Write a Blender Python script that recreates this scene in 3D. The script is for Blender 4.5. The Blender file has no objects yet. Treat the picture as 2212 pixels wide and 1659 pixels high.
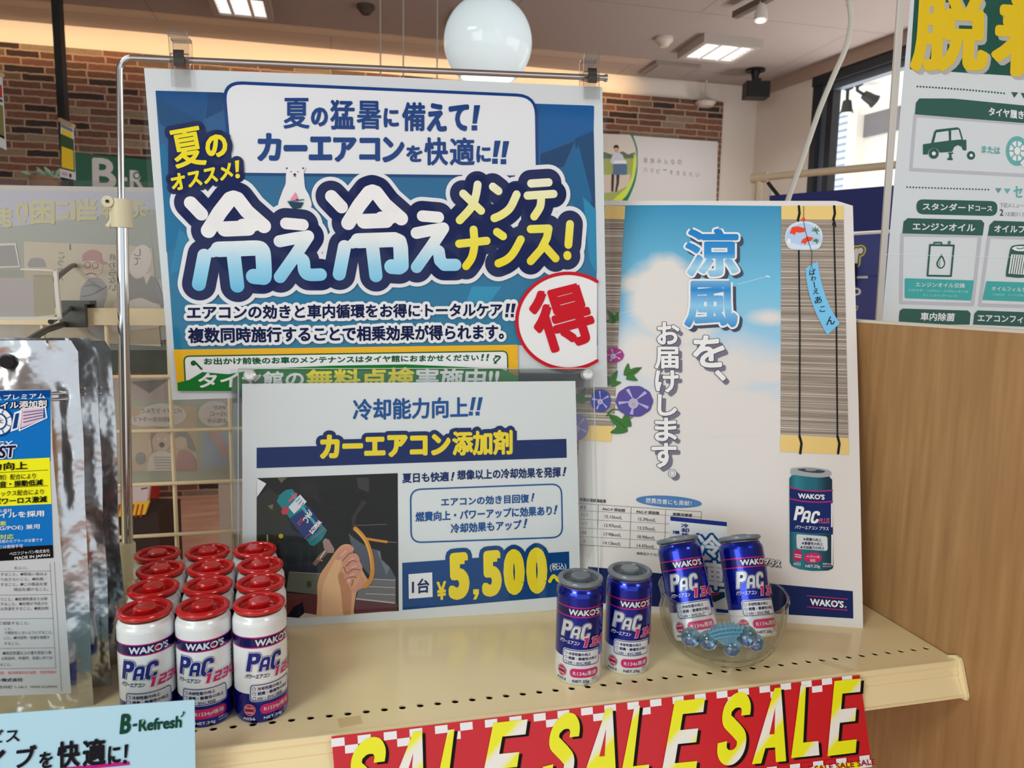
import bpy, bmesh, math, random
from mathutils import Vector, Matrix, noise
from mathutils.geometry import tessellate_polygon
random.seed(7)
SC = bpy.context.scene
COL = SC.collection

# ------------------------------------------------------------------ camera
IW, IH, FPX = 2212, 1659, 1600.0
ZS = 1.0                                     # shelf top above the floor (m)
CEIL = ZS + 1.7
CAM = Vector((0, 0, ZS + 0.29))
_y, _p, _r = math.radians(13.5), math.radians(7.25), math.radians(1.0)
FW = Vector((math.sin(_y)*math.cos(_p), math.cos(_y)*math.cos(_p), -math.sin(_p)))
_R = Vector((math.cos(_y), -math.sin(_y), 0)); _U = _R.cross(FW)
RT = _R*math.cos(_r) + _U*math.sin(_r)
UP = -_R*math.sin(_r) + _U*math.cos(_r)
cd = bpy.data.cameras.new('camera'); cam = bpy.data.objects.new('camera', cd); COL.objects.link(cam)
cam.matrix_world = Matrix(((RT.x, UP.x, -FW.x, CAM.x), (RT.y, UP.y, -FW.y, CAM.y), (RT.z, UP.z, -FW.z, CAM.z), (0, 0, 0, 1)))
cd.sensor_fit = 'HORIZONTAL'; cd.sensor_width = 36; cd.lens = 36*FPX/IW
cd.clip_start = 0.02; cd.clip_end = 200
cd.dof.use_dof = True; cd.dof.focus_distance = 0.63; cd.dof.aperture_fstop = 17
SC.camera = cam

# ------------------------------------------------------------------ world, lights, exposure
SC.view_settings.view_transform = 'Standard'; SC.view_settings.look = 'None'
SC.view_settings.exposure = 0.0; SC.view_settings.gamma = 1.0; SC.view_settings.use_curve_mapping = False
w = bpy.data.worlds.new('sky'); SC.world = w; w.use_nodes = True
bg = w.node_tree.nodes['Background']; bg.inputs[0].default_value = (0.86, 0.93, 1.0, 1); bg.inputs[1].default_value = 1.15

def area(name, loc, target, sx, sy, power, color=(1, 1, 1), spread=180):
    l = bpy.data.lights.new(name, 'AREA'); l.shape = 'RECTANGLE'; l.size = sx; l.size_y = sy
    l.energy = power; l.color = color; l.spread = math.radians(spread)
    o = bpy.data.objects.new(name, l); COL.objects.link(o); o.location = loc
    o.rotation_euler = (Vector(target)-Vector(loc)).to_track_quat('-Z', 'Y').to_euler()
    return o
# ceiling fittings of the shop above and behind the photographer
area('ceiling_light_front_left', (-1.3, -0.7, CEIL-0.06), (-1.3, -0.7, 0), 0.6, 0.6, 21, (0.94, 1.0, 0.96))
area('ceiling_light_front_right', (1.2, -1.0, CEIL-0.06), (1.2, -1.0, 0), 0.6, 0.6, 9, (0.94, 1.0, 0.96))
area('ceiling_light_near_left', (-1.0, 1.2, CEIL-0.06), (-1.0, 1.2, 0), 0.6, 0.6, 9, (0.94, 1.0, 0.96))
# light of the two lit square fittings in view
area('square_light_left', (-0.435, 4.10, CEIL-0.05), (-0.435, 4.10, 0), 0.22, 0.24, 5, (1.0, 0.98, 0.95), 130)
area('square_light_right', (2.165, 4.07, CEIL-0.05), (2.165, 4.07, 0), 0.28, 0.26, 3, (1.0, 0.98, 0.95), 130)
# warm wall washer in front of the brick wall
area('wall_washer', (-0.35, 4.42, CEIL-0.012), (-0.35, 4.78, CEIL-0.10), 4.5, 0.03, 4.6, (1.0, 0.62, 0.27), 68)
# daylight through the near part of the window in the wall on the right
area('window_daylight', (3.25, 0.3, ZS+0.75), (0.3, 1.2, ZS+0.7), 2.6, 1.3, 30, (0.9, 0.96, 1.0))
# added lamp hidden below the sill, lights the ceiling in place of sunlit pavement
area('hidden_ceiling_fill', (4.0, 3.3, 0.25), (2.1, 3.4, CEIL), 3.2, 0.9, 95, (1.0, 0.97, 0.95))
# unseen upward lamp added outside to brighten the soffit and next building
area('exterior_fill', (4.4, 5.6, 0.25), (4.7, 5.6, 2.6), 2.0, 5.0, 85, (0.95, 0.98, 1.0))
# large area fill added behind the photographer, to the left, for shop-front daylight
area('shop_front_fill', (-3.4, -2.4, ZS+0.8), (0.1, 0.7, ZS+0.1), 3.0, 2.2, 75, (0.84, 0.97, 1.0))

# ------------------------------------------------------------------ geometry helpers
def ray(px, py): return FW + RT*((px-IW/2)/FPX) - UP*((py-IH/2)/FPX)
def at(px, py, d): return CAM + ray(px, py)*d
def hit(px, py, P, n):
    d = ray(px, py); n = Vector(n)
    return CAM + d*((Vector(P)-CAM).dot(n)/d.dot(n))
def zp(px, py, z): return hit(px, py, (0, 0, z), (0, 0, 1))

# ------------------------------------------------------------------ materials
MATS = {}
def lin(v):
    v /= 255.0
    return v/12.92 if v <= 0.04045 else ((v+0.055)/1.055)**2.4
def rgb(c, g=1.0): return tuple(min(0.92, lin(x)*g) for x in c) + (1,)
def mat(name, col=(200, 200, 200), rough=0.5, metal=0.0, spec=0.5, g=1.0, coat=0.0, emit=None, estr=0.0, trans=0.0, ior=1.45, coat_rough=0.05):
    if name in MATS: return MATS[name]
    m = bpy.data.materials.new(name); m.use_nodes = True
    b = m.node_tree.nodes['Principled BSDF']
    b.inputs['Base Color'].default_value = rgb(col, g)
    b.inputs['Roughness'].default_value = rough; b.inputs['Metallic'].default_value = metal
    b.inputs['Specular IOR Level'].default_value = spec
    b.inputs['Coat Weight'].default_value = coat; b.inputs['Coat Roughness'].default_value = coat_rough
    b.inputs['Transmission Weight'].default_value = trans; b.inputs['IOR'].default_value = ior
    if emit:
        b.inputs['Emission Color'].default_value = rgb(emit); b.inputs['Emission Strength'].default_value = estr
    MATS[name] = m
    return m
PG = 1.3
def ink(r, g, b, rough=0.45):
    """printed ink of an sRGB colour"""
    return mat('ink_%02x%02x%02x%s' % (r, g, b, '' if rough == 0.45 else '_%d' % int(rough*100)), (r, g, b), rough, 0, 0.10, PG)
def nt(m): return m.node_tree.nodes, m.node_tree.links, m.node_tree.nodes['Principled BSDF']
def clear(name, tint=(0.95, 0.96, 0.96), gloss=1.0, rough=0.03):
    """thin clear plastic: see-through with a surface reflection"""
    if name in MATS: return MATS[name]
    m = bpy.data.materials.new(name); m.use_nodes = True
    N, L = m.node_tree.nodes, m.node_tree.links
    N.remove(N['Principled BSDF'])
    t = N.new('ShaderNodeBsdfTransparent'); t.inputs[0].default_value = (*tint, 1)
    gl = N.new('ShaderNodeBsdfGlossy'); gl.inputs['Roughness'].default_value = rough
    fr = N.new('ShaderNodeFresnel'); ge = N.new('ShaderNodeNewGeometry'); ma = N.new('ShaderNodeMath'); ma.operation = 'MULTIPLY_ADD'
    ma.inputs[1].default_value = 1/1.45-1.45; ma.inputs[2].default_value = 1.45      # same reflection from either side of the sheet
    L.new(ge.outputs['Backfacing'], ma.inputs[0]); L.new(ma.outputs[0], fr.inputs[0])
    mu = N.new('ShaderNodeMath'); mu.operation = 'MULTIPLY'; mu.inputs[1].default_value = gloss
    mx = N.new('ShaderNodeMixShader')
    L.new(fr.outputs[0], mu.inputs[0]); L.new(mu.outputs[0], mx.inputs[0]); L.new(t.outputs[0], mx.inputs[1]); L.new(gl.outputs[0], mx.inputs[2])
    L.new(mx.outputs[0], N['Material Output'].inputs[0])
    MATS[name] = m
    return m
def ramp(N, stops, const=False):
    r = N.new('ShaderNodeValToRGB'); e = r.color_ramp.elements
    if const: r.color_ramp.interpolation = 'CONSTANT'
    while len(e) > 1: e.remove(e[-1])
    e[0].position = stops[0][0]; e[0].color = stops[0][1]
    for p, c in stops[1:]:
        k = e.new(p); k.color = c
    return r
def grad(name, v0, v1, stops, rough=0.45, g=None):
    """printed colour gradient along the sheet's own height, from v0 to v1 metres"""
    if name in MATS: return MATS[name]
    m = mat(name, (200, 200, 200), rough, 0, 0.35); N, L, b = nt(m)
    tc = N.new('ShaderNodeTexCoord'); sx = N.new('ShaderNodeSeparateXYZ'); mr = N.new('ShaderNodeMapRange')
    mr.inputs['From Min'].default_value = v0; mr.inputs['From Max'].default_value = v1
    r = ramp(N, [(p, rgb(c, PG if g is None else g)) for p, c in stops])
    L.new(tc.outputs['Object'], sx.inputs[0]); L.new(sx.outputs['Y'], mr.inputs[0]); L.new(mr.outputs[0], r.inputs[0]); L.new(r.outputs[0], b.inputs['Base Color'])
    return m

PAPER = mat('paper_white', (216, 222, 223), 0.5, 0, 0.35, 1.1)
CREAM = mat('cream_plastic', (214, 205, 172), 0.4, 0, 0.4, 1.05)
CHROME = mat('chrome', (205, 208, 210), 0.12, 1.0)
BLACK = mat('black_satin', (14, 13, 13), 0.45)
DGREY = mat('dark_grey_metal', (92, 92, 88), 0.4, 0.7)
CLEARP = clear('clear_plastic')
LAMIN = clear('laminate_film', (0.985, 0.985, 0.99), 0.45, 0.06)

# ------------------------------------------------------------------ mesh builder
class MB:
    def __init__(s): s.v = []; s.f = []; s.m = []; s.mats = []; s.sm = []
    def mi(s, m):
        if m not in s.mats: s.mats.append(m)
        return s.mats.index(m)
    def add(s, vs, fs, m, smooth=False):
        o = len(s.v); k = s.mi(m); s.v += [tuple(v) for v in vs]
        for f in fs: s.f.append([o+i for i in f]); s.m.append(k); s.sm.append(smooth)
    def box(s, lo, hi, m, M=None):
        (a, b, c), (d, e, f) = lo, hi
        vs = [Vector(p) for p in ((a, b, c), (d, b, c), (d, e, c), (a, e, c), (a, b, f), (d, b, f), (d, e, f), (a, e, f))]
        if M: vs = [M @ v for v in vs]
        s.add(vs, [(0, 3, 2, 1), (4, 5, 6, 7), (0, 1, 5, 4), (1, 2, 6, 5), (2, 3, 7, 6), (3, 0, 4, 7)], m)
    def slab(s, pts, n, t, m):
        """polygon pts (CCW seen from +n) given a thickness t towards -n"""
        k = len(pts); n = Vector(n).normalized()
        vs = [Vector(p) for p in pts] + [Vector(p)-n*t for p in pts]
        s.add(vs, [tuple(range(k)), tuple(range(2*k-1, k-1, -1))] + [(i, i+k, (i+1) % k+k, (i+1) % k) for i in range(k)], m)
    def tube(s, pts, r, m, n=12, caps=True, radii=None):
        pts = [Vector(p) for p in pts]; rings = []; vs = []
        t0 = (pts[1]-pts[0]).normalized(); a = t0.orthogonal().normalized()
        for i, p in enumerate(pts):
            t = ((pts[min(i+1, len(pts)-1)]-p).normalized()+(p-pts[max(i-1, 0)]).normalized()).normalized()
            a = (a-t*a.dot(t)).normalized(); b = t.cross(a)
            rr = radii[i] if radii else r
            for k in range(n):
                q = 2*math.pi*k/n; vs.append(p+a*math.cos(q)*rr+b*math.sin(q)*rr)
        fs = [(i*n+k, i*n+(k+1) % n, (i+1)*n+(k+1) % n, (i+1)*n+k) for i in range(len(pts)-1) for k in range(n)]
        s.add(vs, fs, m, True)
        if caps:
            s.add(vs[:n], [tuple(range(n-1, -1, -1))], m); s.add(vs[-n:], [tuple(range(n))], m)
    def lathe(s, prof, m, n=64, M=None, mats=None):
        vs = [Vector((r*math.cos(2*math.pi*k/n), r*math.sin(2*math.pi*k/n), z)) for r, z in prof for k in range(n)]
        if M: vs = [M @ v for v in vs]
        for i in range(len(prof)-1):
            mm = mats[i] if mats else m
            s.add(vs[i*n:(i+2)*n], [(k, (k+1) % n, n+(k+1) % n, n+k) for k in range(n)], mm, True)
    def grid(s, fn, nu, nv, m, smooth=True):
        vs = [fn(i/nu, j/nv) for j in range(nv+1) for i in range(nu+1)]
        s.add(vs, [(j*(nu+1)+i, j*(nu+1)+i+1, (j+1)*(nu+1)+i+1, (j+1)*(nu+1)+i) for j in range(nv) for i in range(nu)], m, smooth)
    def build(s, name, parent=None, origin=None, M=None, merge=False):
        me = bpy.data.meshes.new(name)
        v = s.v
        if origin is not None and parent is None and M is None: v = [tuple(Vector(p)-Vector(origin)) for p in v]
        me.from_pydata(v, [], s.f)
        for m in s.mats: me.materials.append(m)
        me.polygons.foreach_set('material_index', s.m); me.polygons.foreach_set('use_smooth', s.sm)
        if merge:
            bm = bmesh.new(); bm.from_mesh(me); bmesh.ops.remove_doubles(bm, verts=bm.verts, dist=1e-6)
            bmesh.ops.recalc_face_normals(bm, faces=bm.faces); bm.to_mesh(me); bm.free()
        me.update()
        o = bpy.data.objects.new(name, me); COL.objects.link(o)
        if M is not None: o.matrix_world = M
        elif origin is not None and parent is None: o.location = origin
        if parent is not None:
            o.parent = parent
        return o
def tag(o, label=None, cat=None, group=None, kind=None):
    if label: o['label'] = label
    if cat: o['category'] = cat
    if group: o['group'] = group
    if kind: o['kind'] = kind
    return o
def empty(name, loc, label, cat, group=None, M=None):
    o = bpy.data.objects.new(name, None); COL.objects.link(o); o.empty_display_size = 0.05
    if M is not None: o.matrix_world = M
    else: o.location = loc
    return tag(o, label, cat, group)
def struct(mb, name): return tag(mb.build(name), kind='structure')

# ------------------------------------------------------------------ print on flat sheets and cans
_TC = {}
def glyphs(s):
    """flat outline of a string: points, triangles, boundary edges (ink box at 0..1), aspect"""
    if s in _TC: return _TC[s]
    c = bpy.data.curves.new('lettering', 'FONT'); c.body = s; c.resolution_u = 3
    o = bpy.data.objects.new('lettering', c); COL.objects.link(o)
    bpy.context.view_layer.update()
    me = o.to_mesh()
    vs = [(v.co.x, v.co.y) for v in me.vertices]; fs = [tuple(p.vertices) for p in me.polygons]
    cnt = {}
    for f in fs:
        for a, b in zip(f, f[1:]+f[:1]):
            k = (min(a, b), max(a, b)); cnt[k] = cnt.get(k, 0)+1
    ed = [k for k, n in cnt.items() if n == 1]
    o.to_mesh_clear(); bpy.data.objects.remove(o); bpy.data.curves.remove(c)
    x0 = min(v[0] for v in vs); x1 = max(v[0] for v in vs); y0 = min(v[1] for v in vs); y1 = max(v[1] for v in vs)
    _TC[s] = ([((x-x0)/(x1-x0), (y-y0)/(y1-y0)) for x, y in vs], fs, ed, 1/(y1-y0))
    return _TC[s]
LAY = 0.00014
_ST = [0.0]
def step():
    _ST[0] = (_ST[0]+0.6180339887) % 1.0
    return _ST[0]
class Ink:
    """collects coloured shapes; conv maps a layout point to the sheet's own (u, v) in metres"""
    def __init__(s, conv, mb=None, w0=0.0): s.conv = conv; s.mb = mb or MB(); s.w0 = w0; s.cyl = None; s.lv = 0
    def z(s, x0, y0, k):
        """layout coordinates of a detail view: origin and scale in photo pixels"""
        c = s.conv
        q = Ink(lambda p: c((x0+p[0]*k, y0+p[1]*k)), s.mb, s.w0); q.cyl = s.cyl
        return q
    def _emit(s, pts, fs, m, lay, jit=False):
        w_ = s.w0+LAY*lay
        if s.cyl is None:
            if jit:                                       # overlapping strokes sit a hair apart
                zz = [w_]*len(pts)
                for f in fs:
                    q = w_+LAY*(0.35+0.6*step())
                    for i in f: zz[i] = q
                s.mb.add([(p[0], p[1], z) for p, z in zip(pts, zz)], fs, m); return
            q = w_+(LAY*0.3*step() if lay == int(lay) else 0)
            s.mb.add([(p[0], p[1], q) for p in pts], fs, m); return
        R = s.cyl; tris = []
        for f in fs:
            for i in range(1, len(f)-1): tris.append((pts[f[0]], pts[f[i]], pts[f[i+1]]))
        out = []
        while tris:
            t = tris.pop()
            us = [abs(t[i][0]-t[(i+1) % 3][0]) for i in range(3)]
            k = us.index(max(us))
            if us[k] > 0.0022:
                a, b, c = t[k], t[(k+1) % 3], t[(k+2) % 3]; mm = ((a[0]+b[0])/2, (a[1]+b[1])/2)
                tris += [(a, mm, c), (mm, b, c)]
            else: out.append(t)
        vs = []
        for t in out:
            for p in t:
                q = p[0]/R; rr = R+w_*0.6+0.00003
                vs.append((math.sin(q)*rr, -math.cos(q)*rr, p[1]))
        s.mb.add(vs, [(3*i, 3*i+1, 3*i+2) for i in range(len(out))], m)
    def poly(s, pts, m, lay=1):
        P = [s.conv(p) for p in pts]
        a = sum(P[i][0]*P[(i+1) % len(P)][1]-P[(i+1) % len(P)][0]*P[i][1] for i in range(len(P)))
        if a < 0: P = P[::-1]
        if len(P) > 4 or s.cyl is not None:
            fs = [tuple(f) for f in tessellate_polygon([[Vector((p[0], p[1], 0)) for p in P]])]
            fs = [f if (P[f[1]][0]-P[f[0]][0])*(P[f[2]][1]-P[f[0]][1])-(P[f[2]][0]-P[f[0]][0])*(P[f[1]][1]-P[f[0]][1]) > 0 else f[::-1] for f in fs]
        else: fs = [tuple(range(len(P)))]
        s._emit(P, fs, m, lay)
    def rect(s, x0, y0, x1, y1, m, lay=1, k=0.0): s.poly([(x0, y0), (x1, y0+k*(x1-x0)), (x1, y1+k*(x1-x0)), (x0, y1)], m, lay)
    def unit(s, p):
        a = s.conv(p); b = s.conv((p[0]+1, p[1])); c = s.conv((p[0], p[1]+1))
        return 0.5*(math.dist(a, b)+math.dist(a, c))
    def _stroke_uv(s, P, hw, m, lay, closed=False, n=10, joins=True):
        vs = []; fs = []; z0 = lay
        segs = list(zip(P, P[1:]+(P[:1] if closed else [])))
        if not closed and len(P) > 1: segs = segs[:len(P)-1]
        for a, b in segs:
            d = math.dist(a, b)
            if d < 1e-9: continue
            nx, ny = -(b[1]-a[1])/d*hw, (b[0]-a[0])/d*hw; o = len(vs)
            vs += [(a[0]-nx, a[1]-ny), (b[0]-nx, b[1]-ny), (b[0]+nx, b[1]+ny), (a[0]+nx, a[1]+ny)]; fs.append((o, o+1, o+2, o+3))
        if joins:
            for p in P:
                o = len(vs); vs += [(p[0]+hw*math.cos(2*math.pi*k/n), p[1]+hw*math.sin(2*math.pi*k/n)) for k in range(n)]; fs.append(tuple(range(o, o+n)))
        if fs: s._emit(vs, fs, m, lay, True)
    def line(s, pts, width, m, lay=2, closed=False, n=16, joins=True):
        s._stroke_uv([s.conv(p) for p in pts], width*s.unit(pts[0])/2, m, lay, closed, n, joins)
    def curve(s, pts, width, m, lay=2, n=16, steps=6):
        s.line(spline(pts, steps), width, m, lay, False, n)
    def circle(s, c, r, m, lay=2, n=40, ry=None, rot=0.0):
        ry = ry or r; cr, sr = math.cos(rot), math.sin(rot)
        s.poly([(c[0]+r*math.cos(t)*cr-ry*math.sin(t)*sr, c[1]+r*math.cos(t)*sr+ry*math.sin(t)*cr) for t in (2*math.pi*k/n for k in range(n))], m, lay)
    def rrect(s, q, r, m, lay=1, border=None, bw=0):
        """rounded quad, q = TL TR BR BL; optional border ink"""
        pts = []
        for i in range(4):
            p = Vector(q[i]); a = (Vector(q[i-1])-p).normalized(); b = (Vector(q[(i+1) % 4])-p).normalized()
            p0 = p+a*r; p1 = p+b*r
            for k in range(7):
                t = k/6; pts.append(tuple(p0*(1-t)**2+p*2*t*(1-t)+p1*t*t))
        if m: s.poly(pts, m, lay)
        if border: s.line(pts, bw, border, lay+1, True, 8)
    def text(s, st, q, m, lay=3, bold=0.0, out=None, hole=None):
        """lettering fitted to a quad (TL TR BR BL, or x0 y0 x1 y1 [slope [shear]]); bold in em; out = [(ink, width in layout units, layer)]"""
        if not isinstance(q[0], (tuple, list)):
            x0, y0, x1, y1 = q[:4]; k = q[4] if len(q) > 4 else 0; sh = q[5] if len(q) > 5 else 0
            dy = k*(x1-x0)
            q = [(x0+sh, y0), (x1+sh, y0+dy), (x1, y1+dy), (x0, y1)]
        vs, fs, ed, asp = glyphs(st)
        Q = [s.conv(p) for p in q]
        def mp(a, b):
            l = (Q[0][0]*b+Q[3][0]*(1-b), Q[0][1]*b+Q[3][1]*(1-b)); r = (Q[1][0]*b+Q[2][0]*(1-b), Q[1][1]*b+Q[2][1]*(1-b))
            return (l[0]*(1-a)+r[0]*a, l[1]*(1-a)+r[1]*a)
        h = math.dist(Q[0], Q[3]); em = h*asp
        ins = bold*0.8*em
        if ins:                                           # keep the bolder letters inside their box
            W = math.dist(Q[0], Q[1]); fx = min(0.2, ins/W); fy = min(0.2, ins/h)
            P = [mp(fx+a*(1-2*fx), fy+b*(1-2*fy)) for a, b in vs]
        else: P = [mp(a, b) for a, b in vs]
        if m:
            s._emit(P, fs, m, lay)
            if bold: s._outl(P, ed, ins, m, lay, 6)
        for om, ow, ol in (out or []):
            s._emit(P, fs, om, ol); s._outl(P, ed, ins+ow*s.unit(q[0]), om, ol, 10)
    def _outl(s, P, ed, hw, m, lay, n):
        vs = []; fs = []
        for a, b in ed:
            a, b = P[a], P[b]; d = math.dist(a, b)
            if d < 1e-9: continue
            nx, ny = -(b[1]-a[1])/d*hw, (b[0]-a[0])/d*hw; o = len(vs)
            vs += [(a[0]-nx, a[1]-ny), (b[0]-nx, b[1]-ny), (b[0]+nx, b[1]+ny), (a[0]+nx, a[1]+ny)]; fs.append((o, o+1, o+2, o+3))
            o = len(vs); vs += [(a[0]+hw*math.cos(2*math.pi*k/n), a[1]+hw*math.sin(2*math.pi*k/n)) for k in range(n)]; fs.append(tuple(range(o, o+n)))
        s._emit(vs, fs, m, lay, True)
GLY = {
 'P': ([(0, 0), (0, 1), (.62, 1), (.86, .96), (1, .84), (1, .58), (.88, .45), (.62, .39), (.36, .39), (.36, 0)], [(.36, .60), (.36, .80), (.55, .80), (.64, .76), (.64, .64), (.55, .60)]),
 'A': ([(0, 0), (0, .70), (.10, .92), (.32, 1), (.70, 1), (.92, .92), (1, .72), (1, 0), (.68, 0), (.68, .28), (.32, .28), (.32, 0)], [(.32, .48), (.32, .72), (.40, .78), (.60, .78), (.68, .72), (.68, .48)]),
 'C': ([(1, .66), (.66, .66), (.66, .74), (.56, .80), (.44, .80), (.34, .72), (.34, .28), (.44, .20), (.56, .20), (.66, .27), (.66, .36), (1, .36), (1, .2), (.84, .04), (.6, 0), (.36, 0), (.14, .06), (0, .24), (0, .78), (.16, .94), (.4, 1), (.62, 1), (.86, .95), (1, .8)], None),
 '1': ([(.28, 0), (.28, .76), (.06, .76), (.06, 1), (.68, 1), (.68, 0)], None),
 '2': ([(0, 0), (0, .5), (.1, .6), (.66, .6), (.66, .79), (0, .79), (0, 1), (.88, 1), (1, .9), (1, .5), (.9, .4), (.34, .4), (.34, .22), (1, .22), (1, 0)], None),
 '3': ([(0, 0), (0, .22), (.64, .22), (.64, .39), (.2, .39), (.2, .61), (.64, .61), (.64, .78), (0, .78), (0, 1), (.85, 1), (1, .9), (1, .6), (.9, .5), (1, .4), (1, .1), (.85, 0)], None),
 '4': ([(.56, 0), (.56, .2), (0, .2), (0, .42), (.5, 1), (.9, 1), (.9, .42), (1, .42), (1, .2), (.9, .2), (.9, 0)], [(.3, .42), (.56, .42), (.56, .74)])}
def heavy(I_, st, q, m, lay, hole=None, out=()):
    """heavy squared lettering, one quad (TL TR BR BL) shared by the characters"""
    n = len(st); wd = 0.9
    def f(a, b_): return tuple((q[0][j]*(1-a)+q[1][j]*a)*b_+(q[3][j]*(1-a)+q[2][j]*a)*(1-b_) for j in (0, 1))
    for i, ch in enumerate(st):
        x0 = i/n; g, h_ = GLY[ch]; k = (1/n)*(wd if n > 1 else 1)
        P_ = [f(x0+p[0]*k, p[1]) for p in g]
        I_.poly(P_, m, lay)
        for om, ow, ol in out: I_.poly(P_, om, ol); I_.line(P_, ow*2, om, ol, True, 10)
        if h_ and hole: I_.poly([f(x0+p[0]*k, p[1]) for p in h_], hole, lay+1)
def spline(pts, steps=6):
    out = []
    for i in range(len(pts)-1):
        p0 = pts[max(i-1, 0)]; p1 = pts[i]; p2 = pts[i+1]; p3 = pts[min(i+2, len(pts)-1)]
        for k in range(steps):
            t = k/steps
            out.append(tuple(0.5*(2*p1[j]+(p2[j]-p0[j])*t+(2*p0[j]-5*p1[j]+4*p2[j]-p3[j])*t*t+(3*p1[j]-p0[j]-3*p2[j]+p3[j])*t**3) for j in range(len(p1))))
    return out+[tuple(pts[-1])]
class Board:
    """a flat sheet standing in the shop: origin, u along it, v up it, n towards the reader"""
    def __init__(s, O, yaw, lean=0.0, roll=0.0):
        y, l, r = (math.radians(a) for a in (yaw, lean, roll))
        u = Vector((math.cos(y), math.sin(y), 0)); nb = Vector((-math.sin(y), math.cos(y), 0))
        v = Vector((0, 0, math.cos(l)))+nb*math.sin(l)
        s.O = Vector(O); s.u = u*math.cos(r)+v*math.sin(r); s.v = -u*math.sin(r)+v*math.cos(r); s.n = s.u.cross(s.v)
        s.M = Matrix(((s.u.x, s.v.x, s.n.x, s.O.x), (s.u.y, s.v.y, s.n.y, s.O.y), (s.u.z, s.v.z, s.n.z, s.O.z), (0, 0, 0, 1)))
    def uv(s, p):
        q = hit(p[0], p[1], s.O, s.n)-s.O
        return (q.dot(s.u), q.dot(s.v))
    def ink(s, w0=0.0): return Ink(s.uv, None, w0)
    def sheet(s, mb, pts, t, m, w=0.0, px=True):
        P = [s.uv(p) if px else p for p in pts]
        a = sum(P[i][0]*P[(i+1) % len(P)][1]-P[(i+1) % len(P)][0]*P[i][1] for i in range(len(P)))
        if a < 0: P = P[::-1]
        mb.slab([(p[0], p[1], w) for p in P], (0, 0, 1), t, m)

# ================================================================== THE SHOP ITSELF
def noise_mix(m, c1, c2, scale, stretch=(1, 1, 1), lo=0.35, hi=0.65, detail=4, g=1.0):
    N, L, b = nt(m)
    tc = N.new('ShaderNodeTexCoord'); mp = N.new('ShaderNodeMapping'); mp.inputs['Scale'].default_value = stretch
    no = N.new('ShaderNodeTexNoise'); no.inputs['Scale'].default_value = scale; no.inputs['Detail'].default_value = detail
    r = ramp(N, [(lo, rgb(c1, g)), (hi, rgb(c2, g))])
    L.new(tc.outputs['Object'], mp.inputs[0]); L.new(mp.outputs[0], no.inputs[0]); L.new(no.outputs['Fac'], r.inputs[0]); L.new(r.outputs[0], b.inputs['Base Color'])
    return no
WALLP = mat('wall_paint', (226, 216, 204), 0.8, 0, 0.2)
CEILM = mat('ceiling_board', (172, 162, 157), 0.9, 0, 0.1)
N, L, b = nt(CEILM)
tc = N.new('ShaderNodeTexCoord'); bt = N.new('ShaderNodeTexBrick'); bt.inputs['Scale'].default_value = 1.0
bt.inputs['Brick Width'].default_value = 1.82; bt.inputs['Row Height'].default_value = 0.91; bt.inputs['Mortar Size'].default_value = 0.004
bt.inputs['Color1'].default_value = rgb((172, 162, 157)); bt.inputs['Color2'].default_value = rgb((170, 160, 155)); bt.inputs['Mortar'].default_value = rgb((150, 140, 134))
L.new(tc.outputs['Object'], bt.inputs[0]); L.new(bt.outputs[0], b.inputs['Base Color'])
BRICK = mat('brick_wallpaper', (120, 80, 60), 0.85, 0, 0.15)
N, L, b = nt(BRICK)
tc = N.new('ShaderNodeTexCoord'); mp = N.new('ShaderNodeMapping'); mp.inputs['Rotation'].default_value = (math.radians(-90), 0, 0)
bt = N.new('ShaderNodeTexBrick'); bt.inputs['Scale'].default_value = 1.0
bt.inputs['Brick Width'].default_value = 0.165; bt.inputs['Row Height'].default_value = 0.0405; bt.inputs['Mortar Size'].default_value = 0.0052; bt.inputs['Mortar Smooth'].default_value = 0.35
bt.inputs['Color1'].default_value = (0, 0, 0, 1); bt.inputs['Color2'].default_value = (1, 1, 1, 1); bt.inputs['Mortar'].default_value = (0.5, 0.5, 0.5, 1)
bt.offset = 0.43; bt.squash = 1.25; bt.squash_frequency = 3
nd = N.new('ShaderNodeTexNoise'); nd.inputs['Scale'].default_value = 26; nd.inputs['Detail'].default_value = 5
va = N.new('ShaderNodeVectorMath'); va.operation = 'MULTIPLY_ADD'; va.inputs[1].default_value = (0.012, 0.012, 0.006)
L.new(tc.outputs['Object'], mp.inputs[0]); L.new(mp.outputs[0], nd.inputs[0]); L.new(nd.outputs['Color'], va.inputs[0]); L.new(mp.outputs[0], va.inputs[2]); L.new(va.outputs[0], bt.inputs[0])
r = ramp(N, [(0.0, rgb((76, 64, 60))), (0.16, rgb((122, 90, 76))), (0.36, rgb((140, 98, 82))), (0.56, rgb((130, 108, 92))), (0.72, rgb((146, 102, 86))), (0.88, rgb((158, 140, 118)))], True)
L.new(bt.outputs['Color'], r.inputs[0])
n2 = N.new('ShaderNodeTexNoise'); n2.inputs['Scale'].default_value = 60; n2.inputs['Detail'].default_value = 4
L.new(mp.outputs[0], n2.inputs[0])
m1 = N.new('ShaderNodeMix'); m1.data_type = 'RGBA'; m1.blend_type = 'MULTIPLY'; m1.inputs[0].default_value = 0.5
L.new(r.outputs[0], m1.inputs[6]); L.new(n2.outputs['Fac'], m1.inputs[7])
m2 = N.new('ShaderNodeMix'); m2.data_type = 'RGBA'; L.new(bt.outputs['Fac'], m2.inputs[0]); L.new(m1.outputs[2], m2.inputs[6]); m2.inputs[7].default_value = rgb((172, 146, 122))
L.new(m2.outputs[2], b.inputs['Base Color'])
FLOORM = mat('floor_boards', (190, 140, 120), 0.35, 0, 0.4)
noise_mix(FLOORM, (196, 142, 118), (222, 176, 150), 3.0, (1, 5, 1), 0.3, 0.7)

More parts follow.
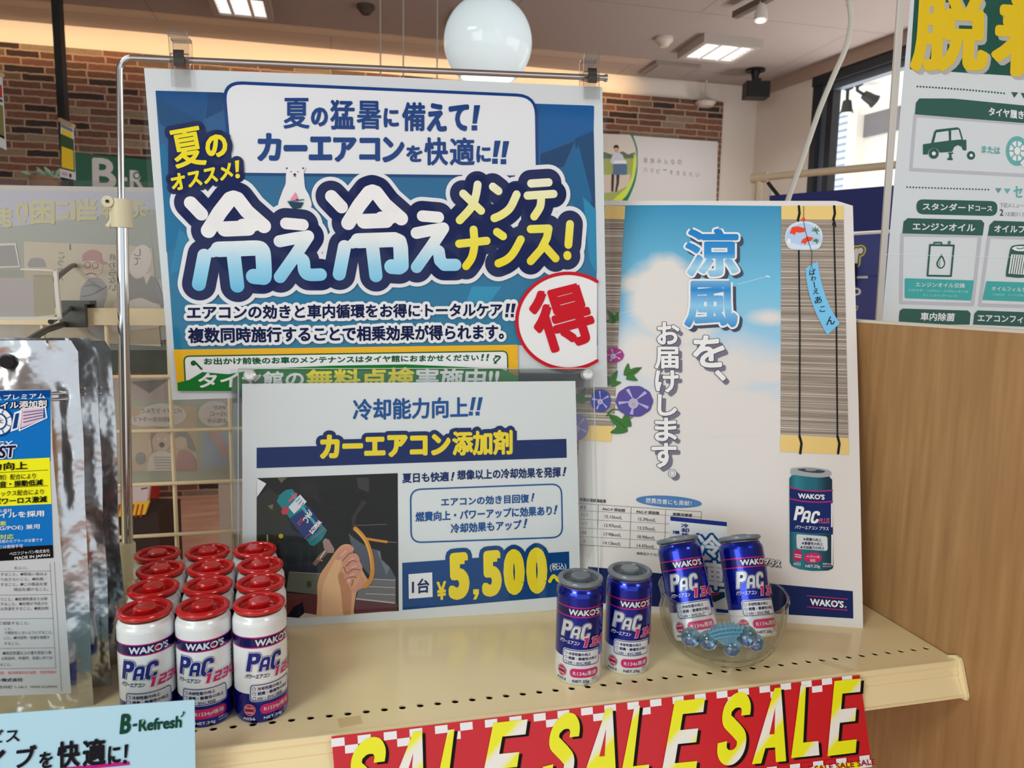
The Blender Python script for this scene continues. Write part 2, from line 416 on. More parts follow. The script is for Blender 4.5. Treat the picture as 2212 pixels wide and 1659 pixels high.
YW = 4.78                                                # back wall
XL, XR0, XR1, YF = -4.2, 2.848, 4.15, -4.0               # left wall, right wall (back / front), shop front
m = MB(); m.box((XL-0.2, YF, -0.1), (6.0, YW+0.2, 0), FLOORM); struct(m, 'floor')
m = MB(); m.box((XL-0.2, YW, 0), (XR0+0.4, YW+0.2, CEIL), WALLP); struct(m, 'wall_back')
m = MB(); m.box((XL-0.2, YF, 0), (XL, YW, CEIL), WALLP); struct(m, 'wall_left')
m = MB(); m.box((XL, YW-0.02, 0), (2.585, YW, ZS+1.578), BRICK); struct(m, 'trim_1')      # brick-faced panel
# right wall with its window
wdir = (Vector((3.0, 3.6726, 0))-Vector((XR0, 4.76, 0))).normalized()
WO = Vector((XR0, YW, 0)); wn = Vector((-wdir.y, wdir.x, 0))     # towards outside
if wn.x < 0: wn = -wn
we = WO+wdir*((YF-WO.y)/wdir.y)+wn*0.1
m = MB(); m.slab([(XL-0.2, YF, CEIL), (XL-0.2, YW+0.2, CEIL), (XR0+0.12, YW+0.2, CEIL), (we.x, YF, CEIL)], (0, 0, -1), 0.1, CEILM); struct(m, 'ceiling')
MW = Matrix(((wdir.x, wn.x, 0, WO.x), (wdir.y, wn.y, 0, WO.y), (0, 0, 1, 0), (0, 0, 0, 1)))   # x along wall, y outward, z up
def wq(px, py):
    q = MW.inverted() @ hit(px, py, WO, wn); return q.x, q.z
w0 = wq(1752, 260)[0]; wt = wq(1757, 173)[1]; wb = 0.95; w1 = 6.4
m = MB()
m.box((0, 0, 0), (w0, 0.18, CEIL), WALLP, MW); m.box((w0, 0, wt), (w1, 0.18, CEIL), WALLP, MW)
m.box((w0, 0, 0), (w1, 0.18, wb), WALLP, MW); m.box((w1, 0, 0), (8.6, 0.18, CEIL), WALLP, MW)
struct(m, 'wall_right')
m = MB(); m.box((0.0, -0.035, CEIL-0.07), (8.6, 0, CEIL), mat('ceiling_trim', (168, 146, 130), 0.6), MW); struct(m, 'trim_2')
SASH = mat('window_sash', (60, 64, 70), 0.35, 0.5); SASH2 = mat('window_sash_light', (120, 132, 148), 0.35, 0.5)
m = MB()
fw = 0.05
m.box((w0, 0.0, wb), (w0+fw, 0.10, wt), SASH, MW); m.box((w0+fw, 0.035, wb), (w0+fw+0.045, 0.09, wt), SASH2, MW); m.box((w0+fw+0.045, 0.03, wb), (w0+fw+0.09, 0.09, wt), SASH, MW)
m.box((w0, -0.01, wt-0.045), (w1, 0.10, wt+0.015), SASH, MW); m.box((w0+fw, 0.03, wt-0.085), (w1, 0.09, wt-0.045), SASH2, MW); m.box((w0, 0.0, wb), (w1, 0.10, wb+0.05), SASH, MW)
m.box((w1-fw, 0.0, wb), (w1, 0.10, wt), SASH, MW)
wf = struct(m, 'window_1')
m = MB(); m.box((w0+fw, 0.055, wb+0.05), (w1-fw, 0.06, wt-0.05), clear('window_glass', (0.97, 0.985, 0.985), 0.25, 0.0), MW)
m.build('window_pane', wf)
# outside the window: soffit, next building
SIDING = mat('siding_white', (236, 240, 246), 0.6)
N, L, b = nt(SIDING); tc = N.new('ShaderNodeTexCoord'); wv = N.new('ShaderNodeTexWave'); wv.bands_direction = 'Z'; wv.inputs['Scale'].default_value = 4.6
r = ramp(N, [(0.0, rgb((150, 168, 200))), (0.45, rgb((236, 242, 250)))]); L.new(tc.outputs['Object'], wv.inputs[0]); L.new(wv.outputs[0], r.inputs[0]); L.new(r.outputs[0], b.inputs['Base Color'])
OUTW = mat('outside_white', (240, 236, 228), 0.7); OUTG = mat('outside_grey', (128, 124, 128), 0.7)
def wo(px, py, depth):                                   # point outside, 'depth' beyond the wall plane
    return MW.inverted() @ hit(px, py, WO+wn*depth, wn)
D1 = 2.4
a = wo(1786, 252, D1); bq = wo(1838, 256, D1)
m = MB(); m.box((-3, 0.2, a.z), (14, D1+0.6, a.z+0.15), OUTW, MW); tag(m.build('exterior_soffit'), kind='structure')
m = MB()
m.box((a.x-1.5, D1, -0.5), (bq.x, D1+0.3, a.z), SIDING, MW)
tag(m.build('exterior_building'), kind='structure')
c0 = wo(1838, 300, D1); 
m = MB()
m.box((bq.x, D1-0.04, -0.5), (bq.x+0.12, D1+0.3, a.z), OUTW, MW)
m.box((bq.x+0.12, D1+0.05, c0.z), (14, D1+0.3, a.z-0.06), OUTG, MW); m.box((bq.x+0.12, D1, a.z-0.07), (14, D1+0.3, a.z), OUTW, MW)
m.box((bq.x+0.12, D1+0.08, -0.5), (14, D1+0.3, c0.z), OUTW, MW)
tag(m.build('exterior_wall'), kind='structure')
# outdoor spotlights under the soffit
def spot(px, py, lean, label, ln):
    base = hit(px, py, (0, 0, a.z), (0, 0, 1))
    base = Vector((base.x, base.y, a.z-0.001))
    e = empty('outdoor_floodlight', base, label, 'floodlight', 'floodlights outside the window')
    gm = mat('floodlight_body', (40, 41, 40), 0.6)
    k = MB(); k.lathe([(0, 0), (0.045, 0), (0.045, -0.02), (0.018, -0.035), (0, -0.035)], gm, 20); k.build('mounting_plate', e)
    d = Vector(lean).normalized(); p1 = Vector((0, 0, -0.03)); p2 = p1+Vector((0, 0, -0.035)); p3 = p2+d*ln*0.5
    k = MB(); k.tube([p1+Vector((0, 0, 0.02)), p2, p3], 0.014, gm, 10); k.build('arm', e)
    z = d; x = z.orthogonal().normalized(); y = z.cross(x)
    Mh = Matrix(((x.x, y.x, z.x, p3.x), (x.y, y.y, z.y, p3.y), (x.z, y.z, z.z, p3.z), (0, 0, 0, 1)))
    k = MB(); k.lathe([(0, -0.01), (0.035, -0.008), (0.042, 0.03), (0.046, ln*0.5), (0.058, ln*0.75), (0.05, ln*0.75), (0, ln*0.6)], gm, 20, Mh); h_ = k.build('lamp_head', e)
    k = MB(); k.lathe([(0, ln*0.86), (0.035, ln*0.84), (0.05, ln*0.74)], mat('floodlight_lens', (214, 216, 208), 0.3), 20, Mh); k.build('lens', h_)
spot(1832, 186, (0.02, 0, -1), 'dark floodlight pointing straight down under the soffit outside the window', 0.13)
spot(1853, 178, tuple(_R*0.8+Vector((0, 0, -0.45))), 'dark floodlight tilted sideways on a bent arm outside the window', 0.15)

# ------------------------------------------------------------------ ceiling fittings
HOUS = mat('lamp_housing', (176, 168, 160), 0.5); DIFF = mat('lit_diffuser', (255, 255, 255), 0.4, emit=(255, 252, 246), estr=3.2)
LOUV = mat('louvre', (232, 230, 226), 0.4)
def troffer(c, sx, sy, rot, label, lit=True):
    M = Matrix.Translation(Vector((c[0], c[1], CEIL))) @ Matrix.Rotation(rot, 4, 'Z')
    e = empty('ceiling_light', None, label, 'ceiling light', 'square ceiling lights', M)
    k = MB(); t = 0.045
    k.box((-sx/2, -sy/2, -t), (-sx/2+0.03, sy/2, 0), HOUS); k.box((sx/2-0.03, -sy/2, -t), (sx/2, sy/2, 0), HOUS)
    k.box((-sx/2+0.03, -sy/2, -t), (sx/2-0.03, -sy/2+0.03, 0), HOUS); k.box((-sx/2+0.03, sy/2-0.03, -t), (sx/2-0.03, sy/2, 0), HOUS)
    k.build('housing', e)
    k = MB(); k.box((-sx/2+0.03, -sy/2+0.03, -0.02), (sx/2-0.03, sy/2-0.03, -0.012), DIFF if lit else mat('unlit_diffuser', (150, 142, 134), 0.6)); k.build('diffuser', e)
    if lit:
        k = MB()
        for i in range(1, 3):
            x = -sx/2+sx*i/3; k.box((x-0.008, -sy/2+0.03, -t), (x+0.008, sy/2-0.03, -0.021), LOUV)
        for i in range(1, 8):
            y = -sy/2+sy*i/8; k.box((-sx/2+0.03, y-0.002, -t+0.006), (sx/2-0.03, y+0.002, -0.021), LOUV)
        k.build('louvre', e)
    return e
troffer((2.165, 4.07), 0.36, 0.33, 0.0, 'lit square ceiling light near the white wall poster and the window')
troffer((-0.435, 4.10), 0.29, 0.31, 0.0, 'lit ceiling light at the top edge above the big blue poster')
troffer((0.815, 4.05), 0.32, 0.26, 0.0, 'unlit grey ceiling fitting behind the white globe lamp', False)
m = MB(); M = Matrix.Translation((2.085, 4.555, CEIL))
m.box((-0.15, -0.135, -0.018), (0.15, 0.135, 0), mat('vent_frame', (150, 140, 132), 0.6), M)
e = tag(m.build('ceiling_access_panel', origin=(2.085, 4.555, CEIL)), 'flat closed panel in the ceiling beyond the lit square light', 'ceiling panel')
k = MB(); k.box((-0.125, -0.11, -0.024), (0.125, 0.11, -0.018), mat('panel_face', (162, 153, 146), 0.6)); k.build('panel_insert', e)
def detector(p, s, label, name='smoke_detector', cat='smoke detector', mm=None):
    k = MB(); k.lathe([(0, 0), (s, 0), (s, -s*0.35), (s*0.75, -s*0.6), (s*0.45, -s*0.95), (0, -s)], mm or mat('detector_white', (206, 196, 184), 0.5), 24)
    return tag(k.build(name, origin=p, M=Matrix.Translation(p)), label, cat)
q = zp(1435, 82, CEIL); detector(q, 0.05, 'round white smoke detector on the ceiling left of the lit square light')
q = zp(790, 12, CEIL); detector(q, 0.045, 'small dark ceiling downlight rim above the big blue poster', 'ceiling_downlight', 'downlight', mat('downlight_dark', (70, 60, 50), 0.6))
# track rail and spotlight
m = MB(); pa, pb = zp(1588, 26, CEIL-0.03), zp(1668, -16, CEIL-0.03)
d = (pb-pa).normalized(); s_ = Vector((-d.y, d.x, 0))*0.017
m.slab([pa+s_, pb+s_, pb-s_, pa-s_] if True else [], (0, 0, -1), -0.03, mat('track_rail', (104, 92, 84), 0.5))
tag(m.build('track_rail'), 'dark track rail on the ceiling above the small spotlight', 'lighting track')
q = zp(1648, -6, CEIL-0.03); d_ = (q-CAM).dot(FW)
e = empty('track_spotlight', q, 'small white track spotlight hanging from the ceiling rail', 'spotlight')
p1 = at(1645, 12, d_)-q; p2 = at(1643, 44, d_)-q; ax = (p2-p1).normalized()
k = MB(); k.tube([(0, 0, 0), p1], 0.012, mat('spot_white', (214, 208, 202), 0.4), 10); k.build('stem', e)
k = MB(); k.tube([p1, p1+ax*0.03, p2], 0.03, MATS['spot_white'], 20, True, [0.02, 0.028, 0.032]); h_ = k.build('lamp_head', e)
k = MB(); k.tube([p2, p2+ax*0.004], 0.022, mat('spot_bulb', (255, 244, 220), 0.4, emit=(255, 238, 205), estr=2.0), 20); k.build('bulb', h_)

# ------------------------------------------------------------------ white globe pendant
GD = 2.3
gc = at(1054, 92, GD); gr = 95*GD/FPX
e = empty('globe_pendant_lamp', gc, 'white glass globe pendant lamp hanging above the big blue poster', 'pendant lamp')
GLASSW = mat('opal_glass', (226, 234, 236), 0.08, 0, 0.5, emit=(205, 232, 240), estr=0.36)
prof = []
for i in range(0, 41):
    t = math.radians(8+ (142-8)*i/40); prof.append((gr*math.sin(t), gr*math.cos(t)))
prof2 = [(r_*0.97, z_*0.97) for r_, z_ in prof[::-1]]
k = MB(); k.lathe(prof+prof2, GLASSW, 64); sh = k.build('lamp_shade', e)
k = MB(); k.lathe([(0, gr*1.28), (gr*0.10, gr*1.27), (gr*0.17, gr*1.12), (gr*0.22, gr*0.95), (0, gr*0.93)], mat('lamp_cap', (206, 206, 202), 0.3), 32); k.build('cap', e)
k = MB(); k.tube([(0, 0, gr*1.25), (0, 0, CEIL-gc.z)], 0.006, mat('lamp_cord', (196, 196, 192), 0.5), 10); k.build('cord', e)
k = MB(); k.lathe([(0, 0.02), (0.03, 0.015), (0.035, -0.02), (0.02, -0.05), (0, -0.055)], mat('lamp_bulb', (255, 255, 255), 0.4, emit=(225, 242, 250), estr=5.0), 24); k.build('bulb', e)
# three wires from the ceiling
for i, (x, lab) in enumerate([(823, 'thin steel wire hanging from the ceiling, farthest from the globe lamp'), (873, 'thin steel wire hanging from the ceiling, middle of three'), (947, 'thin steel wire hanging from the ceiling beside the globe lamp')]):
    top = zp(x-2, -60, CEIL); p2 = at(x, 160, (top-CAM).dot(FW)*0.985)
    p2 = Vector((top.x, top.y, p2.z-0.5))
    k = MB(); k.tube([top, p2], 0.0035, mat('steel_wire', (190, 182, 172), 0.4, 0.3), 8)
    tag(k.build('hanging_wire', origin=top), lab, 'wire', 'thin wires hanging from the ceiling')

# ------------------------------------------------------------------ against the back wall
def wall_board(y): return Board((0, y, 0), 0)
B = wall_board(YW-0.045)
m = MB(); B.sheet(m, [(160, 330), (700, 380), (700, 470), (160, 425)], 0.02, mat('sign_green', (22, 92, 62), 0.5))
I = B.ink(); I.mb = m
Z = I.z(0, 140, 320/1659)
LET = mat('letter_white', (214, 208, 204), 0.5)
for s_, q in (('B', [(1030, 1038), (1298, 1052), (1305, 1400), (1035, 1380)]), ('-', [(1350, 1255), (1425, 1262), (1425, 1305), (1350, 1298)])):
    Z.text(s_, q, LET, 2, 0.03 if s_ == 'B' else 0)
Z.text('R', [(1452, 1178), (1610, 1188), (1615, 1400), (1455, 1390)], LET, 2, 0.03)
Z.circle((1532, 1240), 42, MATS['sign_green'], 4); Z.circle((1532, 1240), 27, LET, 5)
o = m.build('shop_sign', M=B.M); tag(o, 'green sign board with large white letters on the brick wall', 'sign')
# white picture board with the man and the cool box
m = MB(); B.sheet(m, [(1240, 284), (1551, 306), (1545, 520), (1240, 520)], 0.02, mat('picture_board', (216, 212, 210), 0.35))
I = B.ink(); I.mb = m; Z = I.z(1290, 260, 370/2212)
DG = ink(38, 118, 70); LG = ink(190, 205, 70)
arc = [(430, 185), (490, 330), (508, 480), (505, 620), (460, 800), (390, 950), (320, 1030)]
arc2 = [(460, 190), (515, 350), (522, 480), (520, 630), (490, 800), (430, 960), (380, 1060)]
Z.poly([(-300, 160)]+[(a_[0]-8, a_[1]) for a_ in spline(arc)]+[(-300, 1060)], ink(196, 190, 180), 1)
Z.poly([(-300, 420), (100, 410), (180, 440), (330, 400), (400, 440), (490, 410), (500, 500), (-300, 520)], ink(92, 104, 88), 2)
Z.poly([(-300, 500), (500, 490), (500, 640), (440, 800), (330, 1030), (-300, 1060)], ink(150, 160, 90), 3)
Z.poly([(-300, 700), (430, 700), (400, 850), (240, 920), (-300, 980)], ink(196, 180, 166), 4)
Z.poly(spline(arc)+spline(arc2)[::-1], DG, 5)
Z.poly([(475, 420), (500, 480), (497, 610), (455, 790), (340, 1030), (200, 1030), (370, 880), (450, 720)], LG, 5)
DKC = ink(58, 56, 52); SHIRT = ink(186, 190, 198)
Z.poly([(185, 690), (220, 700), (215, 820), (210, 920), (180, 920), (180, 800)], DKC, 6); Z.poly([(245, 690), (290, 690), (280, 820), (250, 930), (230, 920), (248, 800)], DKC, 6)
Z.poly([(200, 440), (230, 415), (285, 415), (330, 450), (355, 520), (345, 560), (180, 560), (168, 530)], SHIRT, 6)
Z.poly([(205, 560), (385, 555), (385, 690), (370, 705), (215, 702), (203, 690)], ink(84, 108, 136), 7); Z.poly([(220, 520), (370, 515), (385, 560), (203, 562)], ink(212, 214, 216), 8)
Z.circle((250, 380), 28, ink(196, 150, 126), 7, 24, 36); Z.poly([(212, 370), (210, 335), (235, 317), (265, 320), (280, 345), (278, 372), (262, 352), (230, 352)], ink(32, 30, 28), 8)
TXT = ink(92, 88, 84)
for i, ch in enumerate('家族みんなの'): Z.text(ch, (600+i*88, 483+i*5, 650+i*88, 548+i*5), TXT, 3)
for i, ch in enumerate('ハッピーを支えたい'): Z.text(ch, (600+i*84, 610+i*8, 645+i*84, (668 if ch != 'ー' else 622)+i*8), TXT, 3)
tag(m.build('wall_picture', M=B.M), 'large white picture board on the brick wall showing a man carrying a blue cool box', 'picture')
# cable and dome at the end of the brick wall
q = hit(1526, 172, (0, YW-0.05, 0), (0, 1, 0)); q2 = hit(1524, 212, (0, YW-0.05, 0), (0, 1, 0))
e = empty('wall_sensor', q2, 'white dome sensor with a short cable on the brick wall', 'sensor')
k = MB(); k.tube([q-q2, Vector((0, 0, 0))], 0.008, mat('sensor_white', (206, 196, 184), 0.5), 8); k.build('cable', e)
k = MB(); k.lathe([(0, 0.01), (0.03, 0), (0.07, -0.03), (0.05, -0.055), (0, -0.06)], MATS['sensor_white'], 24); k.build('dome', e)
# black speaker under the ceiling
q = zp(1632, 150, CEIL); d_ = (q-CAM).dot(FW)
e = empty('ceiling_speaker', q, 'black box speaker hanging from the ceiling at the wall corner', 'speaker')
k = MB(); k.lathe([(0, 0), (0.06, 0), (0.06, -0.012), (0, -0.012)], BLACK, 20); k.tube([(0, 0, -0.01), (0, 0, -0.09), (0, 0, -0.13)], 0.02, BLACK, 10, True, [0.03, 0.012, 0.02]); k.build('bracket', e)
c_ = at(1633, 196, d_)-q
Ms = Matrix.Translation(c_) @ Matrix.Rotation(-_y, 4, 'Z')
k = MB(); k.box((-0.073, -0.05, -0.048), (0.073, 0.05, 0.048), BLACK, Ms); k.box((-0.02, -0.03, 0.045), (0.02, 0.03, 0.07), BLACK, Ms); k.box((-0.068, -0.056, -0.043), (0.068, -0.05, 0.043), mat('speaker_grille', (24, 23, 23), 0.8), Ms); k.build('cabinet', e)

# ------------------------------------------------------------------ black pole with leaflets, plant
d_ = 3.1
p0 = at(123, 0, d_); p0 = Vector((p0.x, p0.y, 0))
m = MB(); m.box((-0.016, -0.016, 0), (0.016, 0.016, CEIL), BLACK); tag(m.build('display_pole', M=Matrix.Translation(p0) @ Matrix.Rotation(-_y, 4, 'Z')), 'square black display pole reaching up to the ceiling', 'pole')
def leaflet(quad, dist, label, rows):
    c_ = at(sum(p[0] for p in quad)/4, sum(p[1] for p in quad)/4, dist)
    B = Board(c_, -48)
    m = MB(); B.sheet(m, quad, 0.0015, PAPER); I = B.ink(); I.mb = m
    def f(u, v):
        a = [quad[0][k]*(1-u)+quad[1][k]*u for k in (0, 1)]; b_ = [quad[3][k]*(1-u)+quad[2][k]*u for k in (0, 1)]
        return (a[0]*(1-v)+b_[0]*v, a[1]*(1-v)+b_[1]*v)
    for u0, v0, u1, v1, cc in rows: I.poly([f(u0, v0), f(u1, v0), f(u1, v1), f(u0, v1)], ink(*cc), 1+int(u0*20) % 3)
    o = tag(m.build('hanging_leaflet', M=B.M), label, 'leaflet', 'leaflets hung on the black poles')
    k = MB(); a, b_ = B.uv(quad[0]), B.uv(quad[1]); k.tube([(a[0]-0.004, a[1]+0.006, 0.0), (b_[0]+0.004, b_[1]+0.006, 0.0)], 0.009, mat('wood_rod', (190, 160, 120), 0.6), 10); k.build('wooden_rod', o)
rowsA = [(0.02, 0.03, 0.95, 0.1, (120, 120, 120)), (0.08, 0.12, 0.9, 0.22, (226, 190, 50)), (0, 0.22, 1, 0.85, (60, 84, 60)), (0.1, 0.44, 0.93, 0.82, (226, 186, 50))] + [(0.15, 0.47+i*0.05, 0.45, 0.495+i*0.05, (50, 70, 50)) for i in range(7)] + [(0.52, 0.46+i*0.05, 0.88, 0.5+i*0.05, (226, 140, 40)) for i in range(7)] + [(0.1, 0.9, 0.5, 0.96, (190, 150, 170)), (0.6, 0.9, 0.75, 0.97, (40, 40, 40))]
leaflet([(131, 262), (158, 276), (163, 389), (130, 382)], 3.06, 'yellow and white leaflet hanging on the black pole', rowsA)
rowsB = [(0.1, 0.12, 0.97, 0.3, (180, 60, 50)), (0.1, 0.32, 0.97, 0.36, (60, 60, 60)), (0.1, 0.4, 0.97, 0.82, (120, 120, 70)), (0.1, 0.82, 0.97, 0.86, (30, 30, 30))]
leaflet([(-32, 150), (4, 166), (13, 324), (-34, 300)], 2.9, 'white leaflet cut off by the left edge against the bricks', rowsB)
pl = at(-56, 200, 2.96); m = MB(); m.box((-0.016, -0.016, 0), (0.016, 0.016, CEIL), BLACK); tag(m.build('display_pole', M=Matrix.Translation((pl.x, pl.y, 0)) @ Matrix.Rotation(-_y, 4, 'Z')), 'square black display pole just outside the left edge', 'pole')
q = at(95, 392, 3.4)
e = empty('succulent_plant', q, 'pale green succulent beside the black pole', 'plant')
GRN = mat('succulent_green', (150, 176, 150), 0.5)
k = MB()
for i in range(26):
    a_ = random.random()*6.28; el = random.uniform(-0.2, 1.2); ln = random.uniform(0.03, 0.055)
    dd = Vector((math.cos(a_)*math.cos(el), math.sin(a_)*math.cos(el), math.sin(el)))
    off = Vector((random.uniform(-0.05, 0.05), random.uniform(-0.03, 0.03), 0.02))
    k.tube([off, off+dd*ln*0.5, off+dd*ln], 0.01, GRN, 8, True, [0.004, 0.012, 0.003])
k.build('leaves', e)
k = MB(); k.lathe([(0, -0.10), (0.045, -0.10), (0.06, 0.02), (0.05, 0.02), (0.04, 0.0), (0, 0)], mat('plant_pot', (150, 112, 84), 0.7), 28); k.build('pot', e)
m = MB(); m.box((-0.20, -0.10, 0), (0.12, 0.10, q.z-0.10), mat('counter_brown', (96, 70, 56), 0.5), Matrix.Translation((q.x, q.y, 0)))
tag(m.build('back_counter'), 'brown counter under the small succulent in the back', 'counter')

# ------------------------------------------------------------------ mid distance on the right: pipe rack with blue banner
pa, pb = at(1640, 384, 2.5), at(1912, 356, 2.23)
yaw = math.degrees(math.atan2(pb.y-pa.y, pb.x-pa.x))
B = Board(Vector((pa.x, pa.y, pa.z)), yaw)
PIPE = mat('cream_pipe', (206, 190, 160), 0.4)
e = empty('pipe_rack', (pa.x, pa.y, 0), 'cream pipe display rack holding blue signs before the window', 'display rack')
uL = Vector((math.cos(math.radians(yaw)), math.sin(math.radians(yaw)), 0)); nB = Vector((-uL.y, uL.x, 0))
zt = pa.z
k = MB(); k.tube([(0, 0, zt), uL*1.1+Vector((0, 0, zt))], 0.0115, PIPE, 14); k.build('rail', e)
for x in (0, 1.1): k = MB(); k.tube([uL*x, uL*x+Vector((0, 0, zt))], 0.0115, PIPE, 14); k.build('post', e)
k = MB(); k.tube([uL*0.045, uL*0.045+Vector((0, 0, zt-0.03))], 0.006, mat('pipe_white', (222, 216, 204), 0.4), 10); k.build('post', e)
k = MB(); k.tube([Vector((0, 0, zt))+uL*s_ + Vector((0, 0, z_)) for s_, z_ in ((-0.025, 0), (0.03, 0))], 0.0165, PIPE, 14); k.build('elbow', e)
k = MB(); k.tube([uL*0.02+Vector((0, -0.02, zt-0.02)), uL*0.075+Vector((0, -0.02, zt-0.085))], 0.006, BLACK, 8); k.build('strap', e)
NAVY = mat('banner_navy', (30, 40, 110), 0.6)
m = MB(); B.sheet(m, [(1668, 424), (1935, 402), (1935, 497), (1668, 512)], 0.004, NAVY, 0.02)
tag(m.build('blue_banner', M=B.M), 'plain dark blue banner on the cream pipe rack', 'banner')
m = MB(); B.sheet(m, [(1790, 512), (1935, 504), (1935, 594), (1790, 600)], 0.006, mat('sign_blue', (62, 72, 140), 0.4), 0.035)
I = B.ink(0.035); I.mb = m; Z = I.z(1820, 400, 120/622)
YE = ink(196, 190, 90); WH = ink(214, 210, 208)
Z.text('e', (70, 720, 160, 870), WH, 4, 0.04, [(YE, 22, 2), (ink(50, 54, 70), 10, 3)]); Z.text('r', [(180, 710), (285, 700), (240, 900), (175, 900)], WH, 4, 0.04, [(YE, 30, 2), (ink(50, 54, 70), 14, 3)])
B.sheet(m, [(1790, 508), (1935, 499), (1935, 505), (1790, 513)], 0.008, WH, 0.037)
tag(m.build('lettered_sign', M=B.M), 'blue sign lettered in white with yellow outline, upper of two on the rack', 'sign')
m = MB(); B.sheet(m, [(1790, 600), (1935, 594), (1935, 690), (1790, 700)], 0.006, MATS['sign_blue'], 0.030)
I = B.ink(0.030); I.mb = m; Z = I.z(1820, 400, 120/622)
Z.text('P', (140, 1150, 245, 1300), WH, 3); Z.text('フ', (140, 1350, 215, 1430), YE, 3); Z.rect(100, 1018, 320, 1045, WH, 2)
tag(m.build('lettered_sign', M=B.M), 'blue sign with a white letter P below the other lettered sign', 'sign')
q = B.uv((1853, 595)); m = MB(); m.box((q[0]-0.012, q[1]-0.032, 0.04), (q[0]+0.011, q[1]+0.035, 0.065), BLACK)
tag(m.build('black_clip', M=B.M), 'black clip gripping the two blue lettered signs', 'clip')
# white cable from the ceiling
pts = [at(x, y, 1.35) for x, y in [(1834, -40), (1835, 0), (1838, 50), (1826, 105), (1800, 165), (1771, 235), (1745, 310), (1722, 375), (1706, 420), (1692, 470), (1690, 520)]]
pts = [Vector((pts[0].x, pts[0].y, CEIL)), Vector((pts[0].x, pts[0].y, pts[0].z+0.4))]+pts
m = MB(); m.tube(spline([tuple(p) for p in pts], 5), 0.0048, mat('white_cable', (206, 202, 192), 0.45), 12)
tag(m.build('hanging_cable', origin=pts[0]), 'white cable hanging in a bend in front of the window', 'cable')

# ================================================================== THE SHELF
SHELFM = mat('shelf_cream', (238, 216, 170), 0.16, 0, 0.5, 1.12)
N, L, b = nt(SHELFM); no = N.new('ShaderNodeTexNoise'); no.inputs['Scale'].default_value = 9; no.inputs['Detail'].default_value = 6
r = ramp(N, [(0.35, (0.13,)*3+(1,)), (0.7, (0.24,)*3+(1,))]); L.new(no.outputs['Fac'], r.inputs[0]); L.new(r.outputs[0], b.inputs['Roughness'])
HOLEM = mat('hole_dark', (74, 54, 40), 0.8)
XE = 0.4840; XS0 = -0.62; YB = 0.80; YE = 0.4660
m = MB()
# top sheet, with the row of round holes cut through
x_h = 0.4755; pitch = 0.01237; hr = 0.0026; holes = []
while x_h > XS0+0.02: holes.append(x_h); x_h -= pitch
yh = 0.4873; bm_y0, bm_y1 = yh-pitch/2, yh+pitch/2
m.box((XS0, bm_y1, ZS-0.0012), (XE, YB, ZS), SHELFM); m.box((XS0, YE, ZS-0.0012), (XE, bm_y0, ZS), SHELFM)
m.box((holes[0]+pitch/2, bm_y0, ZS-0.0012), (XE, bm_y1, ZS), SHELFM); m.box((XS0, bm_y0, ZS-0.0012), (holes[-1]-pitch/2, bm_y1, ZS), SHELFM)
for hx in holes:
    n = 24; vs = []; fs = []
    for k in range(n):
        t = 2*math.pi*(k+0.5)/n; c_, s_ = math.cos(t), math.sin(t); q = pitch/2/max(abs(c_), abs(s_))
        vs += [(hx+c_*q, yh+s_*q, ZS), (hx+c_*hr, yh+s_*hr, ZS), (hx+c_*hr, yh+s_*hr, ZS-0.0012)]
    for k in range(n):
        j = (k+1) % n
        fs += [(3*k, 3*j, 3*j+1, 3*k+1), (3*k+1, 3*j+1, 3*j+2, 3*k+2)]
    for cx in ((1, 1), (-1, 1), (-1, -1), (1, -1)):
        pass
    m.add(vs, fs, SHELFM)
    for sx in (1, -1):
        for sy in (1, -1):
            t0 = [k for k in range(n) if math.cos(2*math.pi*(k+0.5)/n)*sx > 0 and math.sin(2*math.pi*(k+0.5)/n)*sy > 0]
            a = max(t0, key=lambda k: abs(math.cos(2*math.pi*(k+0.5)/n)) if True else 0)
            near = sorted(t0, key=lambda k: abs(abs(math.cos(2*math.pi*(k+0.5)/n))-abs(math.sin(2*math.pi*(k+0.5)/n))))[:2]
            P = [vs[3*k] for k in near]+[(hx+sx*pitch/2, yh+sy*pitch/2, ZS)]
            ar = (P[1][0]-P[0][0])*(P[2][1]-P[0][1])-(P[2][0]-P[0][0])*(P[1][1]-P[0][1])
            m.add(P if ar > 0 else P[::-1], [(0, 1, 2)], SHELFM)
shelf = tag(m.build('display_shelf', origin=(XS0, YE, ZS)), 'cream metal display shelf with a row of small holes along its front', 'shelf')
Ms = Matrix.Translation(-Vector((XS0, YE, ZS)))
def part(mb, name, parent=shelf):
    o = mb.build(name, parent); o.matrix_parent_inverse = parent.matrix_world.inverted() if parent.matrix_world != Matrix() else Matrix.Translation(-parent.location)
    return o
m = MB()                                                  # under-tray that closes the holes, and the rolled front bead
m.box((XS0, YE, ZS-0.03), (XE, YB, ZS-0.012), mat('shelf_underside', (150, 124, 96), 0.6))
part(m, 'under_tray')
m = MB()
prof = [(0.000, 0.0003), (-0.0015, 0.0012), (-0.0035, 0.0012), (-0.0048, 0.0), (-0.0050, -0.002), (-0.0044, -0.004), (-0.0046, -0.0065), (-0.0060, -0.008), (-0.0062, -0.0095), (-0.0054, -0.011), (-0.0068, -0.0125), (-0.0125, -0.0225), (-0.0143, -0.0232), (-0.0145, -0.0242), (-0.012, -0.025), (0.0, -0.025)]
vs = []
for x in (XS0, XE-0.0022):
    vs += [(x, YE+a, ZS+c_) for a, c_ in prof]
n = len(prof)
m.add(vs, [(k, n+k, n+k+1, k+1) for k in range(n-1)], SHELFM)
part(m, 'price_rail')
m = MB()
ec = [(0.006, 0.001), (-0.001, 0.0045), (-0.0055, 0.0042), (-0.0075, 0.001), (-0.0163, -0.0225), (-0.0155, -0.0262), (-0.004, -0.0285), (0.006, -0.0285)]
